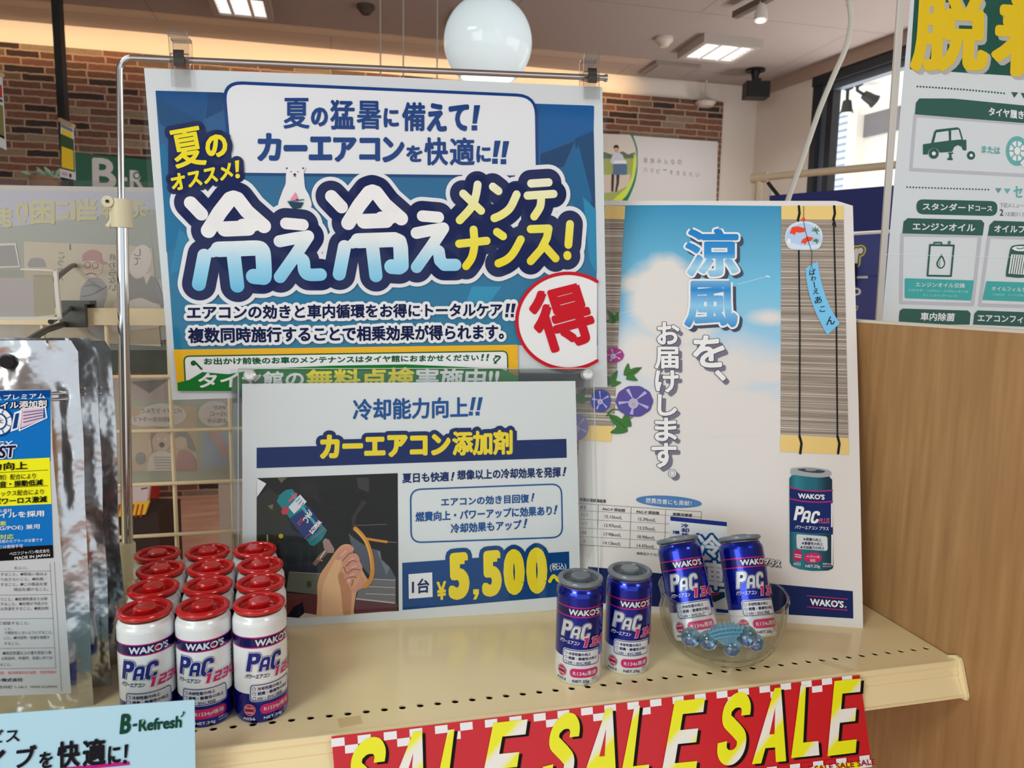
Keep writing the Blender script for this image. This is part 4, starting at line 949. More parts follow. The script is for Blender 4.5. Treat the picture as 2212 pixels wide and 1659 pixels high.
for x, y in ((541, 811), (1268, 809)):
    u, v = AB.uv((x, y)); k = MB(); k.lathe([(0, 0.0050), (0.0035, 0.0048), (0.0050, 0.0036), (0.0050, -0.006), (0, -0.006)], mat('screw_clear', (226, 228, 228), 0.12, 0.3), 24, Matrix.Translation((u, v, 0.0012))); k.build('screw', e)
m = MB(); AB.sheet(m, [(523, 829), (1243, 823), (1255, 1314), (524, 1362)], 0.0004, PAPER)
I = AB.ink(); I.mb = m; Z = I.z(500, 780, 850/2212)
BL2 = ink(22, 74, 136); NV2 = ink(10, 34, 90); YE2 = ink(232, 198, 40); BL3 = ink(12, 62, 118)
Z.text('冷却能力向上', [(682, 214), (1330, 200), (1330, 318), (682, 334)], BL2, 3, 0.03)
for x in (1352, 1390): Z.poly([(x, 204), (x+22, 203), (x+6, 276), (x-12, 277)], BL2, 3); Z.rect(x-18, 284, x+4, 306, BL2, 3)
Z.poly([(142, 487), (1882, 437), (1884, 543), (142, 602)], NV2, 2)
Z.text('カーエアコン', [(497, 414), (1232, 400), (1232, 530), (497, 552)], YE2, 6, 0.065, [(NV2, 24, 4)]); Z.text('添加剤', [(1240, 392), (1580, 384), (1580, 526), (1240, 532)], YE2, 6, 0.045, [(NV2, 24, 4)])
Z.text('夏日も快適', [(960, 630), (1222, 620), (1222, 676), (960, 686)], NV2, 3, 0.035); Z.text('想像以上の冷却効果を発揮', [(1268, 612), (1850, 594), (1850, 654), (1268, 668)], NV2, 3, 0.035)
def bang(Z_, x, y0, y1, mm, lay, s_=1.0):
    h = y1-y0; Z_.poly([(x+0.05*h*s_, y0), (x+0.3*h*s_, y0), (x+0.12*h*s_, y0+0.72*h), (x-0.08*h*s_, y0+0.72*h)], mm, lay); Z_.rect(x-0.14*h*s_, y0+0.80*h, x+0.08*h*s_, y1, mm, lay)
bang(Z, 1240, 624, 672, NV2, 3); bang(Z, 1868, 596, 646, NV2, 3)
Z.rrect([(1006, 722), (1854, 690), (1860, 990), (1010, 1020)], 60, None, 2, BL2, 8)
Z.text('エアコンの効き目回復', [(1178, 768), (1672, 746), (1672, 796), (1178, 818)], BL2, 3, 0.035); bang(Z, 1690, 742, 788, BL2, 3)
Z.text('燃費向上・パワーアップに効果あり', [(1034, 848), (1800, 812), (1800, 868), (1034, 904)], BL2, 3, 0.035); bang(Z, 1818, 810, 860, BL2, 3)
Z.text('冷却効果もアップ', [(1232, 914), (1630, 890), (1630, 946), (1232, 970)], BL2, 3, 0.035); bang(Z, 1648, 886, 938, BL2, 3)
Z.poly([(960, 1134), (1897, 1070), (1903, 1318), (962, 1399)], BL3, 2)
Z.poly([(995, 1198), (1128, 1187), (1131, 1325), (997, 1336)], WHT, 3); Z.text('1台', [(1014, 1226), (1112, 1218), (1112, 1300), (1014, 1310)], NV2, 5, 0.03)
Z.text('¥', [(1152, 1240), (1206, 1234), (1208, 1338), (1156, 1344)], YE2, 7, 0.03)
for st, q in (('5', [(1214, 1080), (1334, 1070), (1340, 1334), (1222, 1346)]), ('5', [(1404, 1068), (1516, 1058), (1520, 1318), (1410, 1328)]), ('0', [(1524, 1058), (1644, 1050), (1650, 1310), (1532, 1320)]), ('0', [(1652, 1048), (1772, 1042), (1776, 1304), (1660, 1312)])):
    Z.text(st, q, YE2, 7, 0.062, [(BL3, 24, 4)])
Z.poly([(1358, 1282), (1390, 1280), (1390, 1306), (1376, 1338), (1358, 1340), (1370, 1310), (1358, 1310)], YE2, 7)
Z.curve([(1788, 1236), (1806, 1208), (1822, 1216), (1838, 1232), (1856, 1206)], 20, YE2, 7); Z.text('(税込)', [(1788, 1136), (1880, 1130), (1882, 1176), (1790, 1184)], WHT, 5, 0.01)
# the printed photograph of a hand and a can
Z.poly([(142, 658), (934, 630), (940, 1404), (142, 1442)], ink(26, 24, 22), 2)
Y = I.z(540, 1000, 340/1612)
Y.poly([(70, 155), (168, 212), (72, 350)], WHT, 3)
dark_i = 0
for pts, c in (([(75, 360), (190, 260), (300, 330), (420, 640), (500, 820), (75, 840)], (44, 44, 36)), ([(370, 640), (560, 760), (700, 820), (700, 1040), (330, 1060), (300, 860)], (38, 44, 48)), ([(440, 180), (680, 180), (720, 420), (540, 300)], (34, 32, 30)), ([(280, 150), (380, 150), (320, 205)], (96, 92, 70)), ([(180, 440), (240, 420), (230, 480)], (110, 104, 60)),
               ([(400, 1112), (760, 1130), (700, 1350), (372, 1312)], (92, 96, 84)), ([(330, 1060), (720, 1040), (740, 1120), (380, 1110)], (34, 34, 52)), ([(360, 1330), (690, 1352), (690, 1560), (360, 1575)], (92, 48, 46)), ([(1080, 1395), (1508, 1440), (1510, 1510), (1070, 1545)], (84, 42, 42)),
               ([(1090, 150), (1220, 150), (1220, 300), (1110, 260)], (56, 52, 48)), ([(1040, 560), (1150, 380), (1200, 400), (1100, 520), (1050, 720)], (48, 44, 40)),
               ([(1010, 720), (1080, 780), (1200, 860), (1330, 900), (1340, 980), (1430, 1060), (1500, 1190), (1260, 1190), (1150, 1060), (1050, 880)], (78, 86, 96)), ([(1300, 900), (1335, 905), (1345, 990), (1430, 1070), (1400, 1150)], (106, 114, 122)),
               ([(1250, 1190), (1490, 1190), (1490, 1440), (1085, 1390), (1110, 1300), (1200, 1260)], (104, 104, 106)), ([(380, 1575), (440, 1480), (540, 1420), (560, 1540), (500, 1585)], (20, 20, 22)), ([(560, 1535), (690, 1555), (690, 1570), (500, 1585)], (180, 172, 158))):
    dark_i = dark_i+1; Y.poly(pts, ink(*c), 3+dark_i*0.055-0.001)
for y in (1196, 1272, 1345): Y.line([(1255 if y < 1200 else 1190, y-8), (1486, y+4)], 8, ink(168, 168, 170), 4)
Y.line([(1090, 1390), (1480, 1432)], 14, ink(170, 168, 166), 4); Y.line([(405, 1115), (750, 1135)], 6, ink(140, 144, 132), 4); Y.circle((605, 1240), 26, ink(60, 62, 56), 5, 20, 36)
Y.line([(1060, 640), (1400, 628)], 4, ink(120, 110, 100), 4); Y.circle((318, 748), 24, ink(170, 160, 40), 5); Y.line([(178, 740), (182, 800)], 14, ink(150, 150, 110), 5)
TEAL = ink(30, 118, 124)
Y.poly([(275, 395), (300, 330), (370, 275), (432, 266), (790, 692), (740, 780), (655, 850), (620, 840)], TEAL, 5)
Y.poly([(400, 570), (600, 440), (735, 622), (690, 700), (600, 770), (556, 770)], ink(34, 52, 104), 6); Y.poly([(395, 452), (515, 322), (582, 398), (452, 520)], ink(196, 202, 208), 7)
for i in range(3): Y.line([(470+i*28, 400+i*24), (515+i*18, 360+i*22)], 8, ink(90, 100, 120), 8, joins=False)
Y.line([(400, 395), (480, 310)], 22, ink(206, 70, 110), 7, joins=False); Y.circle((360, 488), 34, ink(176, 56, 70), 7, 24, 44, 0.6); Y.line([(560, 770), (735, 628)], 5, ink(196, 80, 120), 8); Y.line([(615, 800), (775, 668)], 5, ink(196, 80, 120), 8)
Y.text("WAKO'S", [(742, 612), (640, 734), (604, 694), (704, 576)], WHT, 9, 0.04); Y.text('PAC', [(640, 520), (590, 620), (540, 580), (600, 470)], ink(206, 210, 214), 8, 0.03); Y.text('PLUS', [(560, 580), (505, 645), (480, 618), (540, 550)], ink(190, 70, 110), 8, 0.02)
Y.poly([(420, 300), (470, 340), (700, 640), (680, 660), (440, 350)], ink(70, 150, 160), 6)
Y.poly([(770, 770), (810, 785), (865, 880), (858, 920), (800, 920), (760, 880), (745, 800)], ink(150, 124, 118), 6); Y.poly([(760, 890), (800, 920), (720, 1000), (670, 1055), (640, 1030), (700, 950)], ink(120, 92, 84), 6); Y.line([(690, 975), (740, 1000)], 14, ink(170, 130, 60), 7); Y.line([(770, 900), (720, 970)], 14, ink(206, 186, 178), 7)
SK = ink(206, 156, 114)
Y.poly(spline([(680, 1568), (690, 1400), (690, 1250), (720, 1140), (800, 1020), (880, 900), (940, 842), (1000, 830), (1042, 850), (1062, 930), (1120, 990), (1145, 1080), (1180, 1150), (1225, 1230), (1170, 1272), (1110, 1300), (1085, 1350), (1070, 1450), (1062, 1545)], 4), SK, 6)
Y.poly(spline([(740, 1560), (740, 1300), (820, 1090), (900, 960), (940, 1040), (900, 1160), (930, 1300), (950, 1555)], 4), ink(218, 176, 130), 7)
Y.poly(spline([(960, 1556), (930, 1300), (905, 1150), (950, 1120), (1000, 1230), (1040, 1330), (1030, 1550)], 4), ink(184, 128, 90), 7)
PK = ink(200, 142, 122)
for pts, wd in (([(905, 960), (970, 890), (1035, 880)], 62), ([(985, 1010), (1060, 955), (1090, 985)], 66), ([(1000, 1090), (1090, 1030), (1120, 1070)], 64), ([(990, 1160), (1075, 1120), (1110, 1130)], 60), ([(1020, 1220), (1010, 1190)], 54), ([(1070, 1300), (1130, 1240), (1150, 1190)], 50)):
    Y.line(spline(pts, 5) if len(pts) > 2 else pts, wd, PK, 8, False, 20)
for pts in ([(950, 1000), (1010, 930), (1050, 920)], [(985, 1055), (1040, 1000), (1100, 1010)], [(1000, 1130), (1060, 1085), (1130, 1095)], [(985, 1185), (1040, 1165), (1090, 1170)], [(960, 1060), (985, 1120)], [(1040, 1260), (1060, 1190)]): Y.curve(pts, 8, ink(136, 84, 70), 9)
for pts in ([(930, 950), (985, 900)], [(1020, 1000), (1060, 975)], [(1040, 1070), (1085, 1050)], [(1030, 1150), (1065, 1135)]): Y.line(pts, 14, ink(222, 172, 152), 9)
Y.poly([(1000, 1180), (1030, 1185), (1025, 1225), (1000, 1220)], ink(226, 178, 162), 9)
Y.curve([(1080, 672), (1130, 720), (1190, 800), (1235, 930), (1255, 1080), (1235, 1190), (1180, 1260)], 44, ink(196, 134, 50), 9, 20); Y.line([(1200, 775), (1290, 790), (1400, 806)], 26, ink(190, 128, 52), 9); Y.curve([(1090, 690), (1180, 800), (1225, 930), (1243, 1080)], 8, ink(226, 176, 96), 10)
Y.line([(1410, 806), (1500, 812)], 8, ink(120, 110, 104), 9)
m.build('price_sheet', e)

# ================================================================== THE SUMMER POSTER LEANING ON THE RIGHT
RB = Board(zp(1864.5, 1357, ZS), -21.3, 17.3)
RW, RH = 0.256, RB.uv((1838, 434))[1]
m = MB(); RB.sheet(m, [(-RW, 0), (0, 0), (0.0005, RH*0.5), (-0.0005, RH-0.005), (-0.012, RH-0.001), (-0.016, RH), (-RW, RH)], 0.0012, mat('poster_stock', (220, 216, 212), 0.5, 0, 0.3, 1.12), 0.0, False)
I = RB.ink(); I.mb = m; Z = I.z(1240, 420, 660/1888)
SKY = mat('printed_sky', (120, 180, 210), 0.45, 0, 0.15); N, L, b = nt(SKY)
tc = N.new('ShaderNodeTexCoord')
def blob(p, rx, ry, soft):
    c_ = RB.uv((1240+p[0]*0.34958, 420+p[1]*0.34958)); k_ = RB.uv((1240+(p[0]+rx)*0.34958, 420+p[1]*0.34958)); j_ = RB.uv((1240+p[0]*0.34958, 420+(p[1]+ry)*0.34958))
    mp = N.new('ShaderNodeVectorMath'); mp.operation = 'SUBTRACT'; mp.inputs[1].default_value = (c_[0], c_[1], 0)
    ml = N.new('ShaderNodeVectorMath'); ml.operation = 'MULTIPLY'; ml.inputs[1].default_value = (1/abs(k_[0]-c_[0]), 1/abs(j_[1]-c_[1]), 0)
    no = N.new('ShaderNodeTexNoise'); no.inputs['Scale'].default_value = 34; no.inputs['Detail'].default_value = 4
    ln = N.new('ShaderNodeVectorMath'); ln.operation = 'LENGTH'; ad = N.new('ShaderNodeMath'); ad.operation = 'ADD'; mu = N.new('ShaderNodeMath'); mu.operation = 'MULTIPLY'; mu.inputs[1].default_value = 0.55
    mr = N.new('ShaderNodeMapRange'); mr.inputs['From Min'].default_value = 1.28+soft; mr.inputs['From Max'].default_value = 1.28-soft
    L.new(tc.outputs['Object'], mp.inputs[0]); L.new(mp.outputs[0], ml.inputs[0]); L.new(ml.outputs[0], ln.inputs[0]); L.new(tc.outputs['Object'], no.inputs[0]); L.new(no.outputs['Fac'], mu.inputs[0]); L.new(ln.outputs['Value'], ad.inputs[0]); L.new(mu.outputs[0], ad.inputs[1]); L.new(ad.outputs[0], mr.inputs[0])
    return mr.outputs[0]
acc = None
for p, rx, ry, so in (((560, 620), 230, 230, 0.2), ((400, 560), 120, 60, 0.4), ((640, 760), 260, 190, 0.25), ((420, 1000), 200, 190, 0.4), ((760, 1080), 560, 200, 0.4), ((1210, 760), 100, 40, 0.6), ((1180, 1100), 220, 90, 0.5), ((700, 1480), 1200, 380, 0.25)):
    o_ = blob(p, rx, ry, so)
    if acc is None: acc = o_
    else:
        mx = N.new('ShaderNodeMath'); mx.operation = 'MAXIMUM'; L.new(acc, mx.inputs[0]); L.new(o_, mx.inputs[1]); acc = mx.outputs[0]
sx = N.new('ShaderNodeSeparateXYZ'); mr = N.new('ShaderNodeMapRange'); mr.inputs['From Min'].default_value = RB.uv((1500, 790))[1]; mr.inputs['From Max'].default_value = RB.uv((1500, 445))[1]
rp = ramp(N, [(0.0, rgb((156, 192, 216), PG)), (0.5, rgb((108, 176, 206), PG)), (1.0, rgb((58, 134, 172), PG))])
L.new(tc.outputs['Object'], sx.inputs[0]); L.new(sx.outputs['Y'], mr.inputs[0]); L.new(mr.outputs[0], rp.inputs[0])
mx = N.new('ShaderNodeMix'); mx.data_type = 'RGBA'; L.new(acc, mx.inputs[0]); L.new(rp.outputs[0], mx.inputs[6]); mx.inputs[7].default_value = rgb((220, 216, 212), 1.12); L.new(mx.outputs[2], b.inputs['Base Color'])
Z.poly([(150, 68), (700, 66), (1280, 72), (1275, 1500), (0, 1490)], SKY, 1)
# bamboo blinds
SLAT = mat('printed_blind', (150, 140, 128), 0.5); N, L, b = nt(SLAT)
tc = N.new('ShaderNodeTexCoord'); mp = N.new('ShaderNodeMapping'); mp.inputs['Scale'].default_value = (2, 900, 1)
no = N.new('ShaderNodeTexNoise'); no.inputs['Scale'].default_value = 1.0; no.inputs['Detail'].default_value = 2
rp = ramp(N, [(0.28, rgb((84, 72, 64), PG)), (0.42, rgb((150, 138, 124), PG)), (0.52, rgb((112, 98, 86), PG)), (0.6, rgb((206, 200, 190), PG)), (0.7, rgb((134, 118, 102), PG))])
L.new(tc.outputs['Object'], mp.inputs[0]); L.new(mp.outputs[0], no.inputs[0]); L.new(no.outputs['Fac'], rp.inputs[0]); L.new(rp.outputs[0], b.inputs['Base Color'])
BAM = ink(214, 186, 118); INKB = ink(34, 32, 34); BEDGE = ink(120, 100, 60)
Z.poly([(1280, 72), (1664, 72), (1697, 1608), (1275, 1590)], SLAT, 3)
Z.poly([(1280, 72), (1664, 72), (1666, 158), (1280, 156)], BAM, 4); Z.poly([(1275, 1486), (1696, 1506), (1698, 1610), (1274, 1590)], BAM, 4)
for x0, x1 in ((1388, 1400), (1606, 1634)):
    Z.line([(x0, 75), (x0+4, 120), (x0-6, 160)], 14, INKB, 6); Z.line([(x0-3, 160), ((x0+x1)/2, 830), (x1-8, 1500)], 9, INKB, 6); Z.line([(x1-8, 1495), (x1+4, 1540), (x1-4, 1600)], 15, INKB, 6)
Z.line([(1596, 190), (1606, 160), (1616, 200)], 7, INKB, 6)
Z.poly([(190, 70), (316, 72), (300, 300), (278, 800), (248, 1440), (0, 1430), (60, 800)], SLAT, 3)
Z.poly([(190, 70), (316, 72), (312, 155), (186, 152)], BAM, 4); Z.poly([(0, 1432), (240, 1432), (230, 1530), (0, 1512)], BAM, 4)
# headline characters with printed drop shadows
SHD = ink(112, 108, 124); SHD2 = ink(70, 74, 92); PWHT = ink(226, 224, 224); OUTL = ink(60, 56, 62)
KV0, KV1 = RB.uv((1535, 710))[1], RB.uv((1535, 495))[1]
KAN = grad('headline_blue', KV0, KV1, [(0.0, (36, 126, 190)), (0.22, (130, 186, 222)), (0.38, (36, 126, 190)), (0.6, (150, 198, 226)), (0.75, (46, 134, 196)), (1.0, (28, 116, 180))])
for st, q in (('涼', (686, 212, 1016, 510)), ('風', (680, 536, 1010, 824))):
    q2 = (q[0]+22, q[1]+20, q[2]+22, q[3]+20); Z.text(st, q2, SHD2, 5, 0.055, [(SHD2, 8, 5)])
    Z.text(st, q, KAN, 9, 0.036, [(PWHT, 12, 7)])
def shadowed(Zz, st, q, o_=(22, 24), b_=0.035, k_=1.0):
    q2 = (q[0]+o_[0], q[1]+o_[1], q[2]+o_[0], q[3]+o_[1]); Zz.text(st, q2, SHD, 5, b_+0.02)
    Zz.text(st, q, PWHT, 8, b_, [(OUTL, 3.5*k_, 7)])
for st, q in (('を', (732, 872, 930, 1072)), ('、', (868, 1086, 938, 1154)), ('お', (512, 790, 652, 930)), ('届', (498, 942, 646, 1078)), ('け', (500, 1088, 646, 1226)), ('し', (516, 1236, 636, 1370)), ('ま', (498, 1380, 636, 1526)), ('す', (478, 1536, 634, 1690))): shadowed(Z, st, q)
S = I.z(1260, 960, 360/2133)
S.circle((1180, 410), 54, SHD, 5); S.circle((1140, 373), 54, OUTL, 7); S.circle((1140, 373), 48, PWHT, 8); S.circle((1140, 373), 33, OUTL, 9); S.circle((1140, 373), 28, PAPER, 10)
# vapour trail
Z.line([(1010, 556), (1190, 508)], 2, PWHT, 2); Z.line([(270, 740), (420, 706)], 2, PWHT, 2); Z.line([(1188, 506), (1206, 510)], 8, PWHT, 3)
# wind chime and paper strip
CH = ink(168, 190, 216); CH2 = ink(196, 208, 224); KGR = ink(70, 116, 66); KRED = ink(218, 70, 44)
dome = [(1306, 300), (1302, 262), (1318, 212), (1360, 178), (1420, 168), (1480, 180), (1522, 216), (1534, 262), (1526, 308), (1500, 340), (1420, 346), (1335, 338)]
Z.poly(spline(dome+[dome[0]], 4), CH2, 7); Z.poly(spline([(1312, 290), (1310, 250), (1340, 205), (1420, 180), (1490, 205), (1524, 260), (1516, 305), (1420, 322)], 4), CH, 8)
Z.circle((1420, 330), 86, CH2, 9, 30, 12); Z.circle((1326, 294), 11, PWHT, 10, 20, 20)
Z.circle((1416, 158), 12, KRED, 9, 20); Z.line([(1418, 75), (1416, 158)], 3, INKB, 8); Z.curve([(1416, 168), (1430, 240), (1450, 310), (1466, 360), (1464, 430), (1466, 455)], 3, INKB, 11)
Z.poly([(1330, 245), (1345, 205), (1380, 200), (1425, 212), (1422, 235), (1390, 240), (1370, 235), (1362, 255), (1345, 245)], KRED, 10); Z.poly([(1398, 305), (1410, 282), (1440, 262), (1476, 270), (1464, 290), (1436, 296), (1428, 312), (1412, 302)], KRED, 10)
for cx, cy, s_ in ((1490, 228, 22), (1492, 292, 16)):
    for a in (-90, -40, 0, -140, 180, 60): Z.line([(cx, cy), (cx+s_*math.cos(math.radians(a)), cy+s_*math.sin(math.radians(a)))], 6, KGR, 10)
Z.poly(spline([(1430, 458), (1436, 540), (1458, 640), (1500, 750), (1562, 872)], 5)+spline([(1640, 800), (1576, 690), (1530, 560), (1502, 416)], 5), ink(112, 180, 218), 9)
for st, x, y, s_ in (('ば', 1470, 486, 38), ('わ', 1476, 524, 32), ('ー', 1482, 560, 26), ('え', 1492, 604, 36), ('あ', 1506, 658, 44), ('こ', 1532, 714, 34), ('ん', 1582, 786, 52)):
    if st == 'ー': Z.line([(1480, 545), (1484, 578)], 5, INKB, 12)
    else: Z.text(st, (x-s_/2, y-s_/2, x+s_/2, y+s_/2, -0.15), INKB, 12, 0.01)
Z.circle((1466, 456), 7, INKB, 12, 16); Z.circle((1466, 456), 4, PWHT, 13, 16)
# morning glories
PUR = ink(84, 76, 140); PURL = ink(168, 160, 196); LEAF = ink(64, 108, 56); LEAF2 = ink(44, 84, 46); PNK = ink(150, 56, 116)
def flower(c, r_, col, rot=0, ry=None):
    ry = ry or r_; pts = []
    for k in range(60):
        t = 2*math.pi*k/60; w_ = 1+0.018*math.cos(10*t+rot); pts.append((c[0]+r_*w_*math.cos(t), c[1]+ry*w_*math.sin(t)))
    Z.poly(pts, col, 11)
    for k in range(5):
        t = rot+2*math.pi*k/5+0.3; e_ = (c[0]+0.86*r_*math.cos(t), c[1]+0.86*ry*math.sin(t)); nx, ny = -math.sin(t)*r_*0.10, math.cos(t)*ry*0.10
        Z.poly([(c[0], c[1]), (e_[0]+nx, e_[1]+ny), (e_[0]-nx, e_[1]-ny)], PURL, 12)
    Z.circle((c[0]-r_*0.05, c[1]+r_*0.12), r_*0.28, PURL, 13, 24); Z.circle((c[0]-r_*0.05, c[1]+r_*0.16), r_*0.08, ink(160, 160, 90), 14, 14)
def leaf(c, s_, rot, col=LEAF):
    base = [(0, -1.1), (0.24, -0.5), (0.3, -0.15), (0.85, -0.25), (0.6, 0.25), (0.3, 0.6), (0.08, 0.42), (-0.12, 0.62), (-0.55, 0.3), (-0.85, -0.2), (-0.32, -0.12), (-0.26, -0.5)]
    cr, sr = math.cos(rot), math.sin(rot); P_ = [(c[0]+s_*(x*cr-y*sr), c[1]+s_*(x*sr+y*cr)) for x, y in base]; Z.poly(spline(P_+[P_[0]], 3), col, 10)
    Z.line([(c[0]+s_*(-0.0*cr+0.9*sr), c[1]+s_*(-0.0*sr-0.9*cr)), (c[0]-s_*0.4*sr, c[1]+s_*0.4*cr)], 3, LEAF2, 11)
leaf((350, 1105), 72, 1.1); leaf((235, 1150), 66, 0.5); leaf((240, 765), 56, -0.6); leaf((290, 1420), 98, -0.9); leaf((45, 1255), 62, 0.4)
flower((245, 995), 62, PNK, 0.4, 46); flower((165, 1275), 62, ink(70, 78, 150), 0.5, 70); flower((372, 1280), 114, PUR, 0.2, 96); flower((20, 1440), 70, ink(120, 118, 172), 0.1, 80)
Z.curve([(300, 1340), (240, 1330), (200, 1370)], 6, LEAF2, 9); Z.curve([(320, 1395), (360, 1380)], 5, LEAF2, 9)
# measurement table
TK = ink(56, 58, 66)
def srow(y0): return lambda x: y0+(x-180)*0.0705
S.circle((1095, 733), 422, ink(74, 116, 166), 4, 60, 74, 0.066); S.text('燃費改善にも貢献！', [(798, 682), (1385, 726), (1380, 788), (798, 752)], PWHT, 6, 0.005)
for i, (yl, yr) in enumerate(((770, 862), (858, 930), (968, 1040), (1080, 1150), (1190, 1262), (1298, 1372))):
    sl = (yr-yl)/1330; S.line([(-110, yl-290*sl), (1510, yl+1330*sl)], 4 if i in (0, 5) else 3, TK, 4)
for x0, x1, a, b_ in ((192, 180, 770, 1298), (612, 592, 806, 1330), (1052, 1040, 838, 1366), (1510, 1500, 862, 1400)): S.line([(x0, a), (x1, b_)], 4, TK, 4)
S.text('燃費計測試験結果', [(-45, 682), (292, 706), (292, 752), (-45, 728)], TK, 5, 0.02)
S.text('PAC-P 添加前', [(248, 808), (536, 824), (534, 866), (248, 846)], TK, 5, 0.025); S.text('PAC-P 添加後', [(682, 840), (974, 858), (972, 900), (682, 880)], TK, 5, 0.025); S.text('燃費改善値', [(1144, 872), (1392, 888), (1390, 930), (1144, 914)], TK, 5, 0.025)
for i, (a, b_) in enumerate((('15.15km/L', '15.39km/L'), ('12.97km/L', '13.27km/L'), ('17.90km/L', '18.90km/L'), ('14.13km/L', '14.47km/L'))):
    y = 902+112*i; S.text(a, [(275-6*i, y), (496-6*i, y+16), (496-6*i, y+58), (275-6*i, y+40)], TK, 5); y = 934+113*i; S.text(b_, [(702-5*i, y), (926-5*i, y+16), (926-5*i, y+58), (702-5*i, y+40)], TK, 5)
for st, q in (('車名', (-40, 780, 36, 830)), ('クシス', (-30, 878, 62, 922)), ('リード', (-30, 990, 50, 1030)), ('ONE', (-30, 1108, 40, 1148)), ('コ', (0, 1218, 22, 1250))): S.text(st, q, TK, 5)
S.text('㈱和光ケミカル調べ', [(682, 1374), (1060, 1400), (1060, 1440), (682, 1412)], TK, 5, 0.01)
T = I.z(1400, 1140, 330/1766)
T.text('プラス', [(1350, 366), (1550, 384), (1540, 470), (1340, 452)], SHD, 4, 0.05); T.text('プラス', [(1332, 350), (1534, 370), (1522, 454), (1322, 436)], PWHT, 7, 0.04, [(OUTL, 5, 6)])
# dark base band with the maker's mark
DK = ink(24, 36, 84); MAG = ink(168, 44, 104); LGR = ink(220, 220, 222); DROP = ink(186, 34, 70)
I.poly([(1270, 1224), (1842, 1277), (1843, 1336), (1270, 1301)], DK, 2)
def wakos(Zz, q, lay, mm=LGR, k_=1.0):
    """the maker's lettering with a drop in the O"""
    Zz.text("WAKO'S", q, mm, lay, 0.045)
    f = lambda a, b_: tuple((q[0][j]*(1-a)+q[1][j]*a)*(1-b_)+(q[3][j]*(1-a)+q[2][j]*a)*b_ for j in (0, 1))
    c_ = f(0.685, 0.52); r_ = math.dist(f(0.685, 0.30), f(0.685, 0.74))/2
    return c_, r_
def drop(Zz, c_, r_, lay, up=-1):
    pts = [(c_[0], c_[1]+up*r_*1.5)]+[(c_[0]+r_*0.62*math.cos(t), c_[1]-up*r_*0.1-up*r_*0.62*math.sin(t)) for t in (math.radians(a) for a in range(15, 170, 10))]
    Zz.poly(pts, DROP, lay)
U = I.z(1680, 990, 200/873)
for y in (1295, 1400): U.line([(275, y), (655, y+32)], 8, MAG, 4)
c_, r_ = wakos(U, [(302, 1318), (620, 1344), (618, 1410), (304, 1384)], 6); drop(U, c_, r_, 8)
U.circle((638, 1402), 9, LGR, 5, 16); U.circle((638, 1402), 6, DK, 6, 16)
# printed can on the poster
TEALV = mat('print_can', (28, 90, 110), 0.45, 0, 0.35); N, L, b = nt(TEALV); tc = N.new('ShaderNodeTexCoord'); sx = N.new('ShaderNodeSeparateXYZ'); mr = N.new('ShaderNodeMapRange')
ua, ub = RB.uv((1704, 1120))[0], RB.uv((1799, 1120))[0]; mr.inputs['From Min'].default_value = ua; mr.inputs['From Max'].default_value = ub
rp = ramp(N, [(0.0, rgb((16, 60, 78), PG)), (0.18, rgb((34, 120, 134), PG)), (0.4, rgb((24, 96, 112), PG)), (0.62, rgb((26, 92, 110), PG)), (0.85, rgb((12, 50, 66), PG)), (1.0, rgb((10, 36, 50), PG))])
L.new(tc.outputs['Object'], sx.inputs[0]); L.new(sx.outputs['X'], mr.inputs[0]); L.new(mr.outputs[0], rp.inputs[0]); L.new(rp.outputs[0], b.inputs['Base Color'])
U.poly([(130, 160), (108, 190), (108, 400), (112, 980), (130, 1015), (200, 1045), (330, 1062), (470, 1058), (515, 1040), (522, 1010), (512, 400), (510, 200), (480, 172), (300, 150)], TEALV, 5)
U.poly([(110, 280), (330, 308), (511, 300), (518, 700), (330, 708), (116, 690)], ink(26, 42, 96), 6)
for y in (276, 380): U.curve([(110, y), (210, y+22), (310, y+32), (420, y+34), (512, y+26)], 12, MAG, 7)
c_, r_ = wakos(U, [(188, 328), (440, 342), (438, 392), (190, 378)], 8); drop(U, c_, r_*0.9, 10)
for st, q in (('P', [(172, 450), (252, 455), (222, 588), (146, 582)]), ('A', [(246, 492), (316, 496), (292, 606), (212, 602)]), ('C', [(330, 494), (402, 500), (374, 616), (298, 612)])): heavy(U, st, q, LGR, 8, ink(26, 42, 96))
U.text('PLUS', [(392, 566), (488, 562), (482, 616), (380, 614)], ink(176, 84, 122), 9, 0.03)
U.text('パワーエアコン プラス', [(160, 630), (478, 646), (476, 680), (158, 664)], LGR, 8, 0.02)
U.rrect([(172, 715), (464, 738), (466, 872), (178, 852)], 24, ink(200, 204, 206), 7, ink(170, 180, 190), 4)
for i, st in enumerate(('★燃費の向上', '★静粛性の向上', '★冷却能力の向上')): U.text(st, [(236-14*i, 746+38*i), (408+14*i, 756+38*i), (408+14*i, 786+38*i), (236-14*i, 776+38*i)], ink(24, 40, 80), 9, 0.02)
U.circle((186, 916), 44, ink(180, 40, 90), 7, 30, 56); U.line([(160, 905), (215, 915)], 8, LGR, 9); U.line([(160, 925), (215, 935)], 8, LGR, 9); U.circle((328, 938), 84, ink(196, 40, 100), 7, 40, 48); U.text('ハイブリット車', (268, 912, 388, 934, 0.06), LGR, 9, 0.02); U.text('対応', (300, 948, 352, 976), LGR, 9, 0.02)
U.text('A052', (146, 980, 214, 1006, 0.05), LGR, 8); U.text('NET.25g', (258, 1002, 396, 1036, 0.02), LGR, 8, 0.02); U.text('容量75ml', (420, 985, 495, 1004), LGR, 8); U.text('MADE IN JAPAN', (420, 1014, 500, 1028), LGR, 8)
U.rect(500, 425, 514, 650, LGR, 7); U.rect(503, 720, 516, 1010, LGR, 7)
